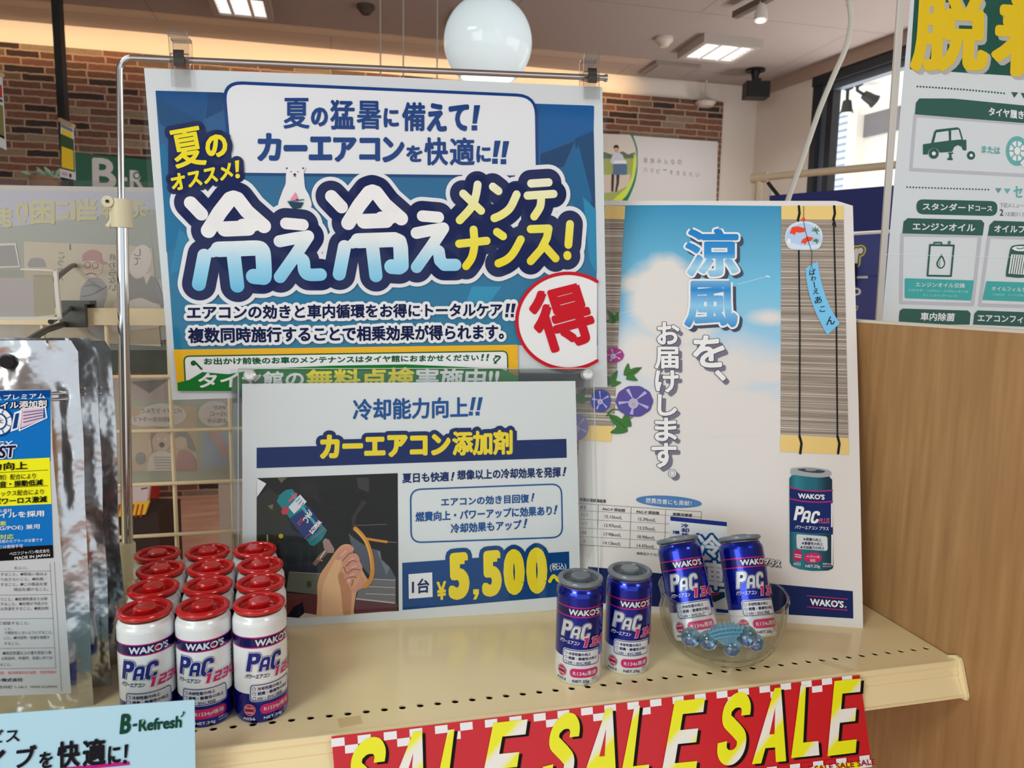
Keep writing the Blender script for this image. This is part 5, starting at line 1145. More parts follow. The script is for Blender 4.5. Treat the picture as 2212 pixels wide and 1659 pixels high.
U.poly(spline([(120, 105), (135, 95), (240, 86), (400, 98), (490, 122), (492, 165), (400, 182), (260, 172), (130, 150), (118, 130), (120, 105)], 4), ink(150, 156, 160), 8); U.poly(spline([(190, 102), (300, 98), (440, 120), (400, 140), (280, 132), (190, 112), (190, 102)], 4), ink(60, 66, 70), 9); U.circle((310, 108), 55, ink(130, 136, 140), 10, 24, 14)
tag(m.build('summer_poster', M=RB.M), 'white poster with blue sky and bamboo blinds leaning beside the wooden panel', 'poster')

# ================================================================== WHITE SERVICE BANNER BEHIND THE PANEL
m = MB(); m.box((0.5040, 0.36, ZS-0.03), (1.35, 0.80, ZS), SHELFM)
tag(m.build('neighbour_shelf', origin=(0.504, 0.36, ZS-0.03)), 'cream shelf of the next bay behind the wooden panel', 'shelf')
VB = Board(at(1905, 690, 0.80), -13.0, 0.0)
zb_ = ZS-VB.O.z
m = MB()
P_ = [VB.uv(p) for p in ((1972, -60), (2380, -60), (2380, 760), (1905, 700))]
pb_ = P_[3][0]-0.02
def vsheet(pts, t, mm, w_):
    m.slab([(p[0], p[1], w_) for p in pts], (0, 0, 1), t, mm)
dv = (P_[0][0]-P_[3][0])/(P_[0][1]-P_[3][1])
lb = (P_[3][0]+dv*(zb_+0.002-P_[3][1]), zb_+0.002)
vsheet([lb, (P_[1][0], zb_+0.002), P_[1], P_[0]], 0.0004, PAPER, 0.0)
I = VB.ink(); I.mb = m; V = I.z(1890, 430, 322/1781); W_ = I.z(1930, 160, 282/1671); X_ = I.z(1850, 0, 362/823)
DG2 = ink(26, 78, 66); TL2 = ink(92, 164, 160); TLB = ink(52, 156, 152); GB = ink(176, 176, 184); YB2 = ink(214, 182, 26); SG = ink(170, 168, 160); WB = ink(226, 232, 232)
X_.poly([(292, -120), (1130, -120), (1110, 400), (823, 376), (262, 340)], DG2, 1)
for st, q in (('脱', [(284, -46), (652, -24), (644, 352), (258, 352)]), ('着', [(672, -30), (1064, 0), (1052, 392), (654, 368)])):
    q2 = [(p[0]+16, p[1]+16) for p in q]; X_.text(st, q2, SG, 2, 0.06); X_.text(st, q, YB2, 4, 0.045)
for i in range(29): t = i/28; W_.circle((305+t*1110, 160+t*t*30+t*58), 12, DG2, 2, 14)
for x, y in ((1550, 236), (1672, 246)): W_.poly([(x-45, y-5), (x+45, y), (x-5, y+68)], DG2, 2)
W_.poly([(330, 312), (760, 314), (1720, 408), (1720, 632), (272, 516), (285, 370)], DG2, 2); W_.text('タイヤ履き', [(1214, 426), (1664, 476), (1664, 582), (1214, 535)], WB, 4, 0.035)
W_.line([(278, 520), (222, 1222), (1720, 1300)], 42, GB, 1, False, 8); W_.line([(280, 530), (1720, 640)], 36, GB, 1)
W_.poly([(375, 900), (480, 885), (520, 735), (545, 712), (820, 682), (850, 705), (890, 845), (930, 840), (932, 975), (890, 978), (868, 930), (820, 910), (775, 935), (750, 995), (590, 1005), (560, 960), (505, 945), (455, 970), (435, 1030), (375, 1030)], DG2, 3)
W_.poly([(545, 750), (700, 728), (705, 852), (515, 878)], PAPER, 4); W_.poly([(735, 722), (830, 712), (865, 838), (735, 850)], PAPER, 4)
for c_, r1 in (((512, 1018), 64), ((990, 1042), 52)): W_.circle(c_, r1, DG2, 4, 30, r1*1.05); W_.circle(c_, r1*0.4, WB, 5, 20)
W_.poly([(700, 1005), (765, 1005), (760, 1022), (740, 1026), (742, 1070), (756, 1080), (756, 1102), (686, 1102), (688, 1080), (708, 1070), (712, 1026), (700, 1020)], DG2, 3)
W_.text('または', [(1126, 916), (1364, 934), (1364, 1030), (1126, 1008)], TL2, 3, 0.03)
W_.circle((1580, 985), 142, TL2, 2, 48, 190); W_.circle((1578, 985), 100, WB, 3, 40, 128)
for k in range(8): W_.line([(1578, 985), (1578+98*math.cos(k*0.785), 985+124*math.sin(k*0.785))], 16, TL2, 4)
W_.circle((1578, 985), 48, TL2, 5, 30, 64); W_.circle((1578, 985), 38, WB, 6, 30, 52); W_.circle((1760, 1000), 140, TL2, 2, 48, 190); W_.line([(1700, 1140), (1625, 1140), (1660, 1105)], 22, WB, 7); W_.line([(1625, 1140), (1670, 1190)], 22, WB, 7)
for i in range(27): t = i/26; W_.circle((172+t*1042, 1448+t*32), 11, DG2, 2, 14)
for x, y, c_ in ((1342, 1462, ink(92, 140, 134)), (1456, 1468, TL2)): W_.poly([(x-42, y-2), (x+42, y), (x-2, y+64)], c_, 2)
W_.text('セレ', [(1535, 1432), (1780, 1440), (1780, 1590), (1535, 1580)], TL2, 2, 0.03)
V.rrect([(494, 2), (1466, 26), (1456, 204), (494, 180)], 84, DG2, 2); V.text('スタンダード', [(566, 44), (1180, 62), (1180, 150), (566, 132)], WB, 4, 0.03); V.text('コース', [(1196, 82), (1398, 88), (1398, 146), (1196, 142)], WB, 4, 0.03)
GT = ink(120, 118, 124); V.text('下記メニューから', [(1490, 44), (1860, 50), (1860, 106), (1490, 100)], GT, 3); V.text('2', [(1490, 120), (1530, 122), (1530, 200), (1490, 198)], ink(52, 50, 56), 3, 0.02); V.text('つお選びください', [(1538, 152), (1880, 160), (1880, 212), (1538, 204)], GT, 3)
V.poly([(325, 410), (340, 270), (390, 228), (1270, 250), (1305, 290), (1285, 436)], DG2, 2); V.text('エンジンオイル', [(446, 282), (1196, 300), (1190, 388), (446, 370)], WB, 4, 0.03)
V.line([(322, 425), (308, 1235), (1165, 1262), (1255, 440), (322, 425)], 42, GB, 1, False, 8)
V.poly([(1345, 440), (1368, 310), (1420, 258), (1900, 275), (1900, 450)], DG2, 2); V.text('オイルフィ', [(1422, 312), (1870, 322), (1870, 412), (1422, 400)], WB, 4, 0.03); V.line([(1360, 465), (1250, 1265), (1900, 1285)], 42, GB, 1, False, 8); V.line([(1360, 450), (1900, 470)], 40, GB, 1)
V.line([(655, 548), (940, 555), (905, 920), (625, 915), (655, 548)], 22, DG2, 3); V.line([(700, 545), (705, 520), (790, 520), (795, 545)], 18, DG2, 3); V.line([(872, 550), (876, 508), (896, 508), (892, 550)], 12, DG2, 3)
V.poly(spline([(795, 655), (830, 730), (836, 780), (815, 818), (778, 832), (745, 812), (732, 775), (745, 735), (795, 655)], 5), DG2, 3); V.poly(spline([(792, 695), (815, 745), (820, 780), (800, 810), (775, 815), (755, 795), (750, 770), (760, 740), (792, 695)], 5), PAPER, 4); V.line([(775, 735), (765, 775), (775, 798)], 7, DG2, 5)
V.rrect([(354, 945), (1182, 972), (1146, 1212), (354, 1184)], 18, TLB, 3); V.text('エンジンオイル交換', [(482, 992), (1072, 1006), (1068, 1062), (480, 1046)], WB, 5, 0.015); V.text('交換目安：3,000km～5,000km走行毎', [(392, 1072), (1114, 1092), (1112, 1122), (390, 1100)], ink(150, 206, 204), 5); V.text('もしくは3ヶ月～6ヶ月', [(572, 1132), (972, 1144), (970, 1174), (570, 1160)], ink(150, 206, 204), 5)
V.poly([(1330, 980), (1900, 1000), (1900, 1230), (1282, 1205)], TLB, 3); V.text('オイルフィルター', [(1390, 1044), (1860, 1060), (1860, 1114), (1388, 1092)], WB, 5, 0.015); V.text('交換目安：オイル交換2回に1回', [(1400, 1126), (1900, 1140), (1900, 1168), (1398, 1152)], ink(150, 206, 204), 5)
V.poly(spline([(1615, 590), (1640, 560), (1720, 545), (1830, 550), (1860, 600), (1830, 900), (1760, 940), (1600, 930), (1562, 900), (1600, 660), (1615, 590)], 4), DG2, 3); V.poly([(1625, 660), (1840, 672), (1812, 905), (1590, 892)], WB, 4)
for i in range(9): V.line([(1650+i*28, 665+i*2), (1612+i*28, 895)], 10, DG2, 5, joins=False)
V.poly(spline([(1630, 590), (1680, 565), (1790, 565), (1835, 590), (1780, 622), (1680, 618), (1630, 590)], 4), WB, 4); V.line([(1690, 585), (1720, 596), (1790, 580)], 10, DG2, 5)
V.poly([(285, 1405), (295, 1335), (330, 1308), (1110, 1332), (1142, 1365), (1130, 1500), (285, 1500)], DG2, 2); V.text('車内除菌', [(544, 1352), (956, 1364), (942, 1462), (540, 1450)], WB, 4, 0.03)
V.poly([(1170, 1500), (1185, 1370), (1225, 1330), (1900, 1355), (1900, 1530)], DG2, 2); V.text('エアコンフィルター', [(1222, 1375), (2060, 1400), (2060, 1492), (1222, 1465)], WB, 4, 0.03)
V.line([(110, 664), (2000, 702)], 4, WB, 8, joins=False)
ban = tag(m.build('service_banner', M=VB.M), 'white and green service menu banner standing behind the wooden panel', 'banner')
k = MB(); Q_ = [VB.uv(p) for p in ((1944, -60), (2390, -60))]; dl = VB.uv((1893, 694)); ds = (Q_[0][0]-dl[0])/(Q_[0][1]-dl[1]); q0 = (dl[0]+ds*(zb_+0.001-dl[1]), zb_+0.001)
k.slab([(q0[0], q0[1], 0.004), (Q_[1][0], zb_+0.001, 0.004), (Q_[1][0], Q_[1][1], 0.004), (Q_[0][0], Q_[0][1], 0.004)], (0, 0, 1), 0.0004, LAMIN)
k.build('clear_cover', ban)
k = MB(); q1 = VB.uv((1922, 690)); e1 = VB.uv((1960, -60)); k.slab([(q0[0], q0[1], 0.0), (lb[0]+0.004, zb_+0.001, 0.0), (e1[0], e1[1], 0.0), (Q_[0][0], Q_[0][1], 0.0)], (0, 0, 1), 0.003, mat('cover_border', (206, 202, 192), 0.4)); k.build('side_border', ban)

# ================================================================== SPRAY CANS
CR = 0.0175
BLUEM = mat('can_blue', (14, 40, 170), 0.24, 0.85, 0.5, coat=0.6); NAVM = mat('can_navy', (26, 28, 110), 0.26, 0.7, coat=0.6); WHITEM = mat('can_white', (232, 236, 236), 0.28, 0.05, 0.5, coat=0.5); SILV = mat('can_silver_white', (222, 226, 228), 0.3, 0.2, coat=0.4)
PINKM = mat('can_pink', (214, 40, 130), 0.3, 0.5); SEAM = mat('can_seam', (190, 180, 160), 0.25, 0.9); CAPR = mat('cap_red', (196, 22, 24), 0.22, 0, 0.5, coat=0.4); CAPG = mat('cap_grey', (116, 126, 134), 0.3, 0, 0.5, coat=0.2)
LW = mat('label_white', (218, 222, 226), 0.35, 0.1); LB = mat('label_blue', (30, 40, 130), 0.35, 0.2); LP = mat('label_pink', (206, 40, 110), 0.35, 0.3); LD = mat('label_dark', (30, 34, 90), 0.4); LRD = mat('label_red', (186, 34, 70), 0.35, 0.2); LSV = mat('label_silver', (206, 212, 218), 0.35, 0.3)
def can_body(kind, parent):
    blue = kind == 'blue'
    up, lo, band = (BLUEM, SILV, NAVM) if blue else (WHITEM, BLUEM, NAVM)
    prof = [(0, 0.0016), (0.0145, 0.0016), (0.0156, 0.0003), (0.0163, 0.0002), (0.0170, 0.0016), (CR, 0.0042), (CR, 0.0213), (CR, 0.0530), (CR, 0.0538), (CR, 0.0600), (CR, 0.0608), (CR, 0.0676), (0.0173, 0.0692), (0.0167, 0.0708), (0.0158, 0.0722), (0.0154, 0.0732), (0.0156, 0.0737), (0.0150, 0.0741), (0.0136, 0.0735), (0.0, 0.0735)]
    ms = [SEAM, SEAM, SEAM, lo, lo, lo, up, PINKM, band, PINKM, up, up, up, up, up, SEAM, SEAM, SEAM, SEAM]
    m = MB(); m.lathe(prof, None, 96, None, ms)
    I = Ink(lambda p: (p[0]*0.001, p[1]*0.001), m); I.cyl = CR
    c_, r_ = wakos(I, [(-7.8, 59.4), (16.8, 59.4), (16.6, 54.6), (-8.2, 54.6)], 4, LW); I.circle(c_, 1.15, LRD, 6, 20); drop(I, (c_[0], c_[1]), 1.1, 7, 1)
    I.circle((17.6, 55.0), 0.35, LW, 4, 12)
    f, o_ = (LSV, LD) if blue else (LB, LW)
    for st, q in (('P', [(-11.9, 50.2), (-4.0, 50.2), (-6.2, 37.4), (-14.2, 37.4)]), ('A', [(-4.2, 46.6), (1.8, 46.6), (0.0, 37.2), (-6.2, 37.2)]), ('C', [(3.0, 48.8), (9.8, 48.8), (7.6, 36.6), (0.6, 36.6)])):
        heavy(I, st, q, f, 7, o_, [(o_, 0.42, 6), (LSV if blue else LD, 0.62, 4)])
    if blue: heavy(I, '134', [(3.8, 38.0), (22.8, 38.0), (21.0, 31.0), (2.0, 31.0)], LP, 10, BLUEM, [(LW, 0.28, 9)])
    else: heavy(I, '1234', [(4.4, 38.2), (26.2, 38.2), (24.4, 31.6), (2.6, 31.6)], LP, 10, LW, [(LW, 0.3, 9)])
    I.text('パワーエアコン', [(-14.6, 35.6), (1.2, 35.2), (0.8, 32.2), (-15.2, 32.4)], LW if blue else LD, 6, 0.03)
    I.rrect([(-11.4, 27.6), (17.2, 27.6), (17.6, 16.6), (-11.8, 16.6)], 2.4, LW, 2, LB, 0.5); I.rrect([(-12.2, 28.4), (18.0, 28.4), (18.4, 15.8), (-12.6, 15.8)], 2.9, LSV, 1)
    for i, st in enumerate(('冷却性能の向上', '燃費・静粛性の向上', 'HV・EVに対応')):
        z = 26.2-3.4*i; I.circle((-9.3, z-1.2), 1.15, LB, 4, 20); I.circle((-9.3, z-1.2), 0.85, LW, 5, 20); I.text(st, (-7.2, z, (9.5, 15.0, 9.8)[i], z-2.4), LD, 5, 0.03)
    I.circle((-12.8, 10.0), 4.3, LRD, 2, 40); I.circle((-12.8, 10.0), 3.9, LW, 3, 40); I.circle((-12.8, 10.0), 3.7, LRD, 4, 40)
    for i, st in enumerate(('FRICTION', 'TESTED', 'HYBRID')): I.text(st, (-15.6, 12.0-1.6*i, -10.0, 10.9-1.6*i), LD if i == 1 else LW, 6, 0.02)
    for a in range(6): I.circle((-12.8+3.1*math.cos(a*1.05), 10+3.1*math.sin(a*1.05)), 0.22, LW, 6, 8)
    I.rrect([(-5.8, 13.6), (17.0, 13.6), (17.0, 6.8), (-5.8, 6.8)], 3.4, LP, 3)
    I.text('R134a専用' if blue else 'R1234yf専用', (-3.4, 12.0, 14.6, 8.4), LW, 5, 0.015)
    tc = LD if blue else LW
    I.text('A053' if blue else 'A056', (-17.6, 4.9, -9.0, 2.8), tc, 4, 0.02); I.text('NET.25g' if blue else 'NET.24g', (-3.7, 5.0, 9.0, 2.4), tc, 4, 0.03); I.text('容量75ml', (11.0, 6.2, 17.4, 4.8), tc, 4); I.text('MADE IN JAPAN', (11.0, 4.0, 18.0, 3.0), tc, 4)
    # side text column
    for i in range(14): I.rect(24.5, 50-i*2.9, 27.0, 48.4-i*2.9, LD if not blue else LW, 2) if i % 4 else I.rect(24.5, 50-i*2.9, 26.0, 48.8-i*2.9, LP, 2)
    return m.build('body', parent)
def can_cap(kind, parent):
    cm = CAPG if kind == 'blue' else CAPR
    m = MB(); R0, t = 0.0149, 0.0021; prof = [(0.0128, 0.0738)]
    prof = [(R0-0.0016, 0.0740)]+[(R0+t*math.cos(math.radians(a)), 0.0766+t*0.95*math.sin(math.radians(a))) for a in range(-60, 181, 20)]+[(R0-t-0.0002, 0.0750), (R0-t-0.0010, 0.0738), (0.0, 0.0738)]
    m.lathe([(R0-0.002, 0.0742)]+prof[1:], cm, 72)
    o = m.build('cap', parent)
    m = MB(); pr = [(0.0080, 0.0738), (0.0070, 0.0746)]
    for i in range(3): z = 0.0752+i*0.0012; pr += [(0.0066, z), (0.0072, z+0.0003), (0.0072, z+0.0008), (0.0066, z+0.0011)]
    pr += [(0.0070, 0.0788), (0.0068, 0.0793), (0.0060, 0.0797), (0.0, 0.0798)]
    m.lathe(pr, cm, 48); m.build('plug', o)
def make_can(kind, name, label, group):
    r_ = empty(name, Vector((0, 0, 0)), label, 'spray can', group)
    can_body(kind, r_); can_cap(kind, r_)
    return r_
def copy_thing(src, label):
    r_ = src.copy(); COL.objects.link(r_); r_['label'] = label
    for ch in src.children:
        c_ = ch.copy(); COL.objects.link(c_); c_.parent = r_
        for g in ch.children: d_ = g.copy(); COL.objects.link(d_); d_.parent = c_
    return r_
def upright(o, x, y, delta, s_=1.0):
    o.matrix_world = Matrix.Translation((x, y, ZS)) @ Matrix.Rotation(math.atan2(-x, y)+math.radians(delta), 4, 'Z') @ Matrix.Scale(s_, 4)
CG = 'blue refrigerant cans'
blue0 = make_can('blue', 'spray_can', 'blue spray can with grey cap standing upright on the shelf nearest the price sheet', CG)
upright(blue0, 0.1767, 0.5052, 0)
o = copy_thing(blue0, 'blue spray can with grey cap standing upright on the shelf nearest the glass bowl'); upright(o, 0.2187, 0.5115, 6)
FH = Vector((math.sin(_y), math.cos(_y), 0))
def lean(o, pt, back, side, delta, zb, ln=0.0766):
    z = (_R*math.tan(math.radians(side))+FH*math.tan(math.radians(back))+Vector((0, 0, 1))).normalized()
    T_ = hit(pt[0], pt[1], (0, 0, zb+ln*z.z), (0, 0, 1)); A = T_-z*ln
    y = (FW-z*FW.dot(z)).normalized(); x = y.cross(z)
    o.matrix_world = Matrix(((x.x, y.x, z.x, A.x), (x.y, y.y, z.y, A.y), (x.z, y.z, z.z, A.z), (0, 0, 0, 1))) @ Matrix.Rotation(math.radians(delta), 4, 'Z')
    print('LEAN', [round(v, 4) for v in A], [round(v, 4) for v in T_])
o = copy_thing(blue0, 'blue spray can leaning in the glass bowl, nearer the standing blue cans'); lean(o, (1463, 1166), 23, -10, -9, ZS+0.020)
o = copy_thing(blue0, 'blue spray can leaning in the glass bowl, nearer the wooden panel'); lean(o, (1597, 1163), 23, -6, 3, ZS+0.020)
RG = 'white refrigerant cans with red caps'
rowname = ('front row', 'second row', 'third row', 'back row'); colname = ('in the column beside the silver pouches', 'in the middle column', 'in the column beside the price sheet')
RP = [[(-.1240, .5080, -10), (-.0880, .5058, -13), (-.0521, .5040, 15)], [(-.1268, .5446, -14), (-.0905, .5424, -6), (-.0546, .5406, 8)], [(-.1297, .5803, -20), (-.0938, .5780, 0), (-.0580, .5764, 12)], [(-.1394, .6157, -20), (-.1015, .6138, -5), (-.0655, .6120, 10)]]
red0 = None
for r_ in range(4):
    for c_ in range(3):
        lab = 'white spray can with red cap, %s %s' % (rowname[r_], colname[c_])
        if red0 is None: red0 = make_can('red', 'spray_can', lab, RG); o = red0
        else: o = copy_thing(red0, lab)
        x, y, d_ = RP[r_][c_]; upright(o, x, y, d_)

# ================================================================== GLASS BOWL WITH ITS CONTENTS
BG = clear('bowl_glass', (0.93, 0.955, 0.94), 1.5, 0.01)
N, L = BG.node_tree.nodes, BG.node_tree.links
lw = N.new('ShaderNodeLayerWeight'); lw.inputs[0].default_value = 0.32; rp = ramp(N, [(0.0, (0.985, 0.99, 0.985, 1)), (0.5, (0.94, 0.955, 0.94, 1)), (0.8, (0.74, 0.79, 0.75, 1)), (1.0, (0.36, 0.42, 0.38, 1))])
L.new(lw.outputs['Facing'], rp.inputs[0]); L.new(rp.outputs[0], [n for n in N if n.type == 'BSDF_TRANSPARENT'][0].inputs[0])
bc = Vector((0.3030, 0.5185, ZS))
outer = [(0.0, 0.0012), (0.024, 0.0012), (0.0265, 0.0), (0.030, 0.0006), (0.0375, 0.005), (0.0440, 0.013), (0.0478, 0.023), (0.0500, 0.034), (0.0511, 0.045), (0.0513, 0.0485)]
rim = [(0.0516, 0.0502), (0.0512, 0.0518), (0.0500, 0.0524), (0.0488, 0.0516), (0.0486, 0.0500)]
inner = [(0.0484, 0.046), (0.0474, 0.034), (0.0452, 0.023), (0.0414, 0.0135), (0.035, 0.0075), (0.025, 0.0052), (0.0, 0.0048)]
def dens(p): return [q for q in spline(p, 4)]
m = MB(); m.lathe(dens(outer)+rim+dens(inner), BG, 96)
bowl = m.build('glass_bowl', M=Matrix.Translation(bc)); tag(bowl, 'small clear glass bowl holding blue marbles and two leaning cans', 'bowl')
MARB = mat('marble_glass', (120, 170, 200), 0.04, 0.0, 0.6, coat=0.8, trans=0.9, ior=1.4)
mar = None
for px, py, dd, r_, lab in ((1492, 1376, 0.515, 0.0066, 'blue glass marble in the bowl under the leaning can beside the standing cans'), (1530, 1383, 0.508, 0.0066, 'blue glass marble in the bowl, second from the standing cans'), (1612, 1374, 0.505, 0.0074, 'largest pearly blue glass marble in the bowl, right of the shell ornament'), (1632, 1388, 0.516, 0.0062, 'blue glass marble in the bowl partly behind the largest one'), (1580, 1398, 0.500, 0.0062, 'blue glass marble in the bowl below the shell ornament'), (1553, 1368, 0.530, 0.0062, 'blue glass marble in the bowl hidden half behind the shell ornament')):
    p = at(px, py, dd)
    if mar is None:
        m = MB(); n = 24; m.lathe([(math.sin(math.pi*i/n), -math.cos(math.pi*i/n)) for i in range(n+1)], MARB, 32)
        mar = m.build('glass_marble'); o = mar
    else: o = mar.copy(); COL.objects.link(o)
    z = max(p.z, ZS+0.0055+r_)
    o.matrix_world = Matrix.Translation((p.x, p.y, z)) @ Matrix.Scale(r_, 4); tag(o, lab, 'marble', 'glass marbles in the bowl')
SHL = mat('shell_glass', (126, 196, 222), 0.12, 0, 0.5, coat=0.5, trans=0.55, ior=1.4)
p = at(1568, 1368, 0.497)
def shellf(a, t, sgn):
    x = (a*2-1); wd = 0.0015+0.0105*t**0.8; h = -0.0085+0.0165*t-0.003*x*x*t
    rib = 0.0007*math.cos(x*26)*t
    return Vector((x*wd, -sgn*(0.0030*(1-x*x)*(0.4+0.6*t)+0.0006)+rib*sgn*-1-0.004*t, h+0.0006*math.cos(x*26)*(t > 0.95)))
m = MB(); m.grid(lambda a, t: shellf(a, t, 1), 60, 14, SHL); m.grid(lambda a, t: shellf(1-a, t, -1), 60, 14, SHL)
for k in range(60):
    a, b_ = k/60, (k+1)/60
    m.add([shellf(a, 1, 1), shellf(b_, 1, 1), shellf(b_, 1, -1), shellf(a, 1, -1)], [(0, 1, 2, 3)], SHL)
for i in range(3): m.tube([shellf(a/24, 0.55+0.2*i, 1)+Vector((0, -0.0006, 0)) for a in range(25)], 0.0007, SHL, 8)
tag(m.build('shell_ornament', M=Matrix.Translation(p) @ Matrix.Rotation(-_y-0.1, 4, 'Z') @ Matrix.Rotation(math.radians(-12), 4, 'Y')), 'pale blue ribbed glass shell ornament lying among the marbles', 'ornament')
CB = Board(bc+Vector((0, 0.0265, 0.0068)), -16, 13)
m = MB(); CB.sheet(m, [(1446, 1115), (1570, 1128), (1577, 1330), (1449, 1330)], 0.0004, PAPER)
I = CB.ink(); I.mb = m; S = I.z(1260, 960, 360/2133); T = I.z(1400, 1140, 330/1766)
CNV = ink(28, 44, 118)
S.poly([(1113, 920), (1834, 993), (1838, 1048), (1115, 975)], CNV, 2)
for st, q in (('冷', (1250, 1008, 1345, 1060, 0.08)), ('却', (1254, 1066, 1352, 1122, 0.08)), ('性', (1256, 1128, 1354, 1180, 0.08)), ('環', (1142, 1102, 1232, 1142, 0.08))): S.text(st, q, CNV, 3, 0.04)
CB1 = ink(18, 66, 122)
for st, q in (('冷', [(560, 70), (840, 96), (830, 350), (590, 320)]), ('車', [(650, 370), (880, 395), (870, 730), (690, 700)])): T.text(st, q, PWHT, 8, 0.03, [(CB1, 30, 5), (ink(120, 170, 200), 8, 6)])
T.poly([(690, 760), (880, 740), (890, 800), (770, 860), (740, 850)], ink(22, 60, 84), 4); T.line([(740, 775), (810, 760)], 22, ink(190, 40, 70), 5); T.poly([(780, 935), (925, 950), (925, 985), (790, 975)], CNV, 3)
tag(m.build('paper_card', M=CB.M), 'small white card with blue characters standing between the two leaning cans', 'card')

# ================================================================== SALE STRIP, SERVICE CARD, TAPE
SB = Board((0.0, YE-0.0154, ZS-0.0242), 0, 21.6)
m = MB(); SB.sheet(m, [(716, 1590), (1855, 1458), (1881, 1650), (742, 1900)], 0.0003, mat('sale_red', (196, 24, 34), 0.3, 0, 0.5, 1.15), 0.0012)
I = SB.ink(0.0012); I.mb = m; Z = I.z(700, 1440, 1200/2212)
a0, a1 = (28, 286), (2128, 30)
def top(x, d): return (x+d*0.06, a0[1]+(a1[1]-a0[1])*(x-28)/2100+d)
SWH = ink(218, 218, 222)
x = 28.0; i = 0
while x < 2120:
    wd = 47*(1.12-0.28*(x-28)/2100); hh = 30*(1.15-0.3*(x-28)/2100); x2 = min(x+wd, 2128)
    if i % 2 == 0: Z.poly([top(x, 0), top(x2, 0), top(x2, hh*0.95), top(x, hh*0.95)], SWH, 1)
    else: Z.poly([top(x, hh*0.95), top(x2, hh*0.95), top(x2, hh*1.9), top(x, hh*1.9)], SWH, 1) if i % 4 == 1 else None
    x = x2; i += 1
SALEY = mat('sale_yellow', (240, 220, 20), 0.3, 0, 0.5); N, L, b = nt(SALEY); tc = N.new('ShaderNodeTexCoord'); mp = N.new('ShaderNodeMapping'); mp.inputs['Rotation'].default_value = (0, 0, 0.9); wv = N.new('ShaderNodeTexWave'); wv.inputs['Scale'].default_value = 7.5; wv.inputs['Distortion'].default_value = 1.5
rp = ramp(N, [(0.72, rgb((240, 222, 20), 1.25)), (0.96, rgb((236, 234, 226), 1.1))]); L.new(tc.outputs['Object'], mp.inputs[0]); L.new(mp.outputs[0], wv.inputs[0]); L.new(wv.outputs[0], rp.inputs[0]); L.new(rp.outputs[0], b.inputs['Base Color'])
SBK = ink(24, 16, 16)
def block(Z_, st, q, mm, lay):
    """one heavy slanted capital fitted to a quad"""
    def f(a, b_): return tuple((q[0][j]*(1-a)+q[1][j]*a)*b_+(q[3][j]*(1-a)+q[2][j]*a)*(1-b_) for j in (0, 1))
    shp = {'A': [(0, 0), (.36, 1), (.70, 1), (1, 0), (.70, 0), (.64, .2), (.33, .2), (.27, 0)], 'L': [(0, 0), (0, 1), (.40, 1), (.40, .2), (1, .2), (1, 0)],
           'E': [(0, 0), (0, 1), (1, 1), (1, .82), (.34, .82), (.34, .61), (.9, .61), (.9, .43), (.34, .43), (.34, .18), (1, .18), (1, 0)]}
    if st == 'S':
        c_ = spline([(.84, .68), (.82, .80), (.66, .89), (.40, .885), (.20, .78), (.21, .64), (.40, .55), (.62, .46), (.79, .36), (.78, .21), (.60, .115), (.36, .115), (.19, .20), (.15, .33)], 5); l, r_ = [], []
        for i, p in enumerate(c_):
            t = Vector(c_[min(i+1, len(c_)-1)])-Vector(c_[max(i-1, 0)]); t = Vector((t.x, t.y*1.9)).normalized()
            l.append(f(p[0]-t.y*.155, p[1]+t.x*.105)); r_.append(f(p[0]+t.y*.155, p[1]-t.x*.105))
        for i in range(len(c_)-1): Z_.poly([l[i], l[i+1], r_[i+1], r_[i]], mm, lay)
        return
    Z_.poly([f(*p) for p in shp[st]], mm, lay)
    if st == 'A' and lay > 3: Z_.poly([f(.40, .38), f(.58, .38), f(.50, .74)], MATS['sale_red'], lay+1)
for st, q in (('S', [(118, 286), (258, 274), (205, 590), (68, 606)]), ('A', [(318, 262), (420, 252), (398, 575), (222, 592)]), ('L', [(492, 250), (556, 242), (560, 556), (424, 572)]), ('E', [(672, 222), (808, 208), (760, 536), (606, 552)]),
              ('S', [(910, 188), (1025, 180), (985, 478), (850, 494)]), ('A', [(1092, 170), (1168, 164), (1160, 462), (1016, 476)]), ('L', [(1232, 156), (1286, 150), (1290, 446), (1172, 460)]), ('E', [(1392, 136), (1512, 124), (1474, 428), (1336, 442)]),
              ('S', [(1590, 106), (1702, 98), (1670, 384), (1550, 396)]), ('A', [(1762, 86), (1836, 80), (1834, 374), (1698, 386)]), ('L', [(1892, 74), (1944, 70), (1966, 350), (1854, 362)]), ('E', [(2026, 56), (2132, 46), (2110, 340), (1998, 354)])):
    block(Z, st, [(p[0]+13, p[1]+8) for p in q], SBK, 3); block(Z, st, q, SALEY, 5)
x = 2150.0; i = 0
def bot(x, d): return (x+d*0.06, 350+(x-2160)*-0.122+d)
for i in range(12):
    x0, x1 = 2165-i*46-40, 2165-i*46
    Z.poly([bot(x0, 0), bot(x1, 0), bot(x1, 22), bot(x0, 22)], SWH if i % 2 == 0 else MATS['sale_red'], 4); Z.poly([bot(x0, 20), bot(x1+6, 20), bot(x1+8, 48), bot(x0, 48)], SALEY if i % 3 else SWH, 4)
for i, st in enumerate(('SALE', 'SALE', 'SALE', 'SALE')):
    x0 = 2112-i*84; Z.text(st, [bot(x0, 16), bot(x0+72, 16), bot(x0+74, 40), bot(x0+2, 40)], ink(150, 30, 40), 7, 0.03)
tag(m.build('sale_strip', M=SB.M), 'red strip with yellow SALE lettering taped along the shelf front', 'sign')
m = MB(); VC = Board(hit(420, 1512, (0, 0.4435, 0), (0, 1, 0)), 0, 2)
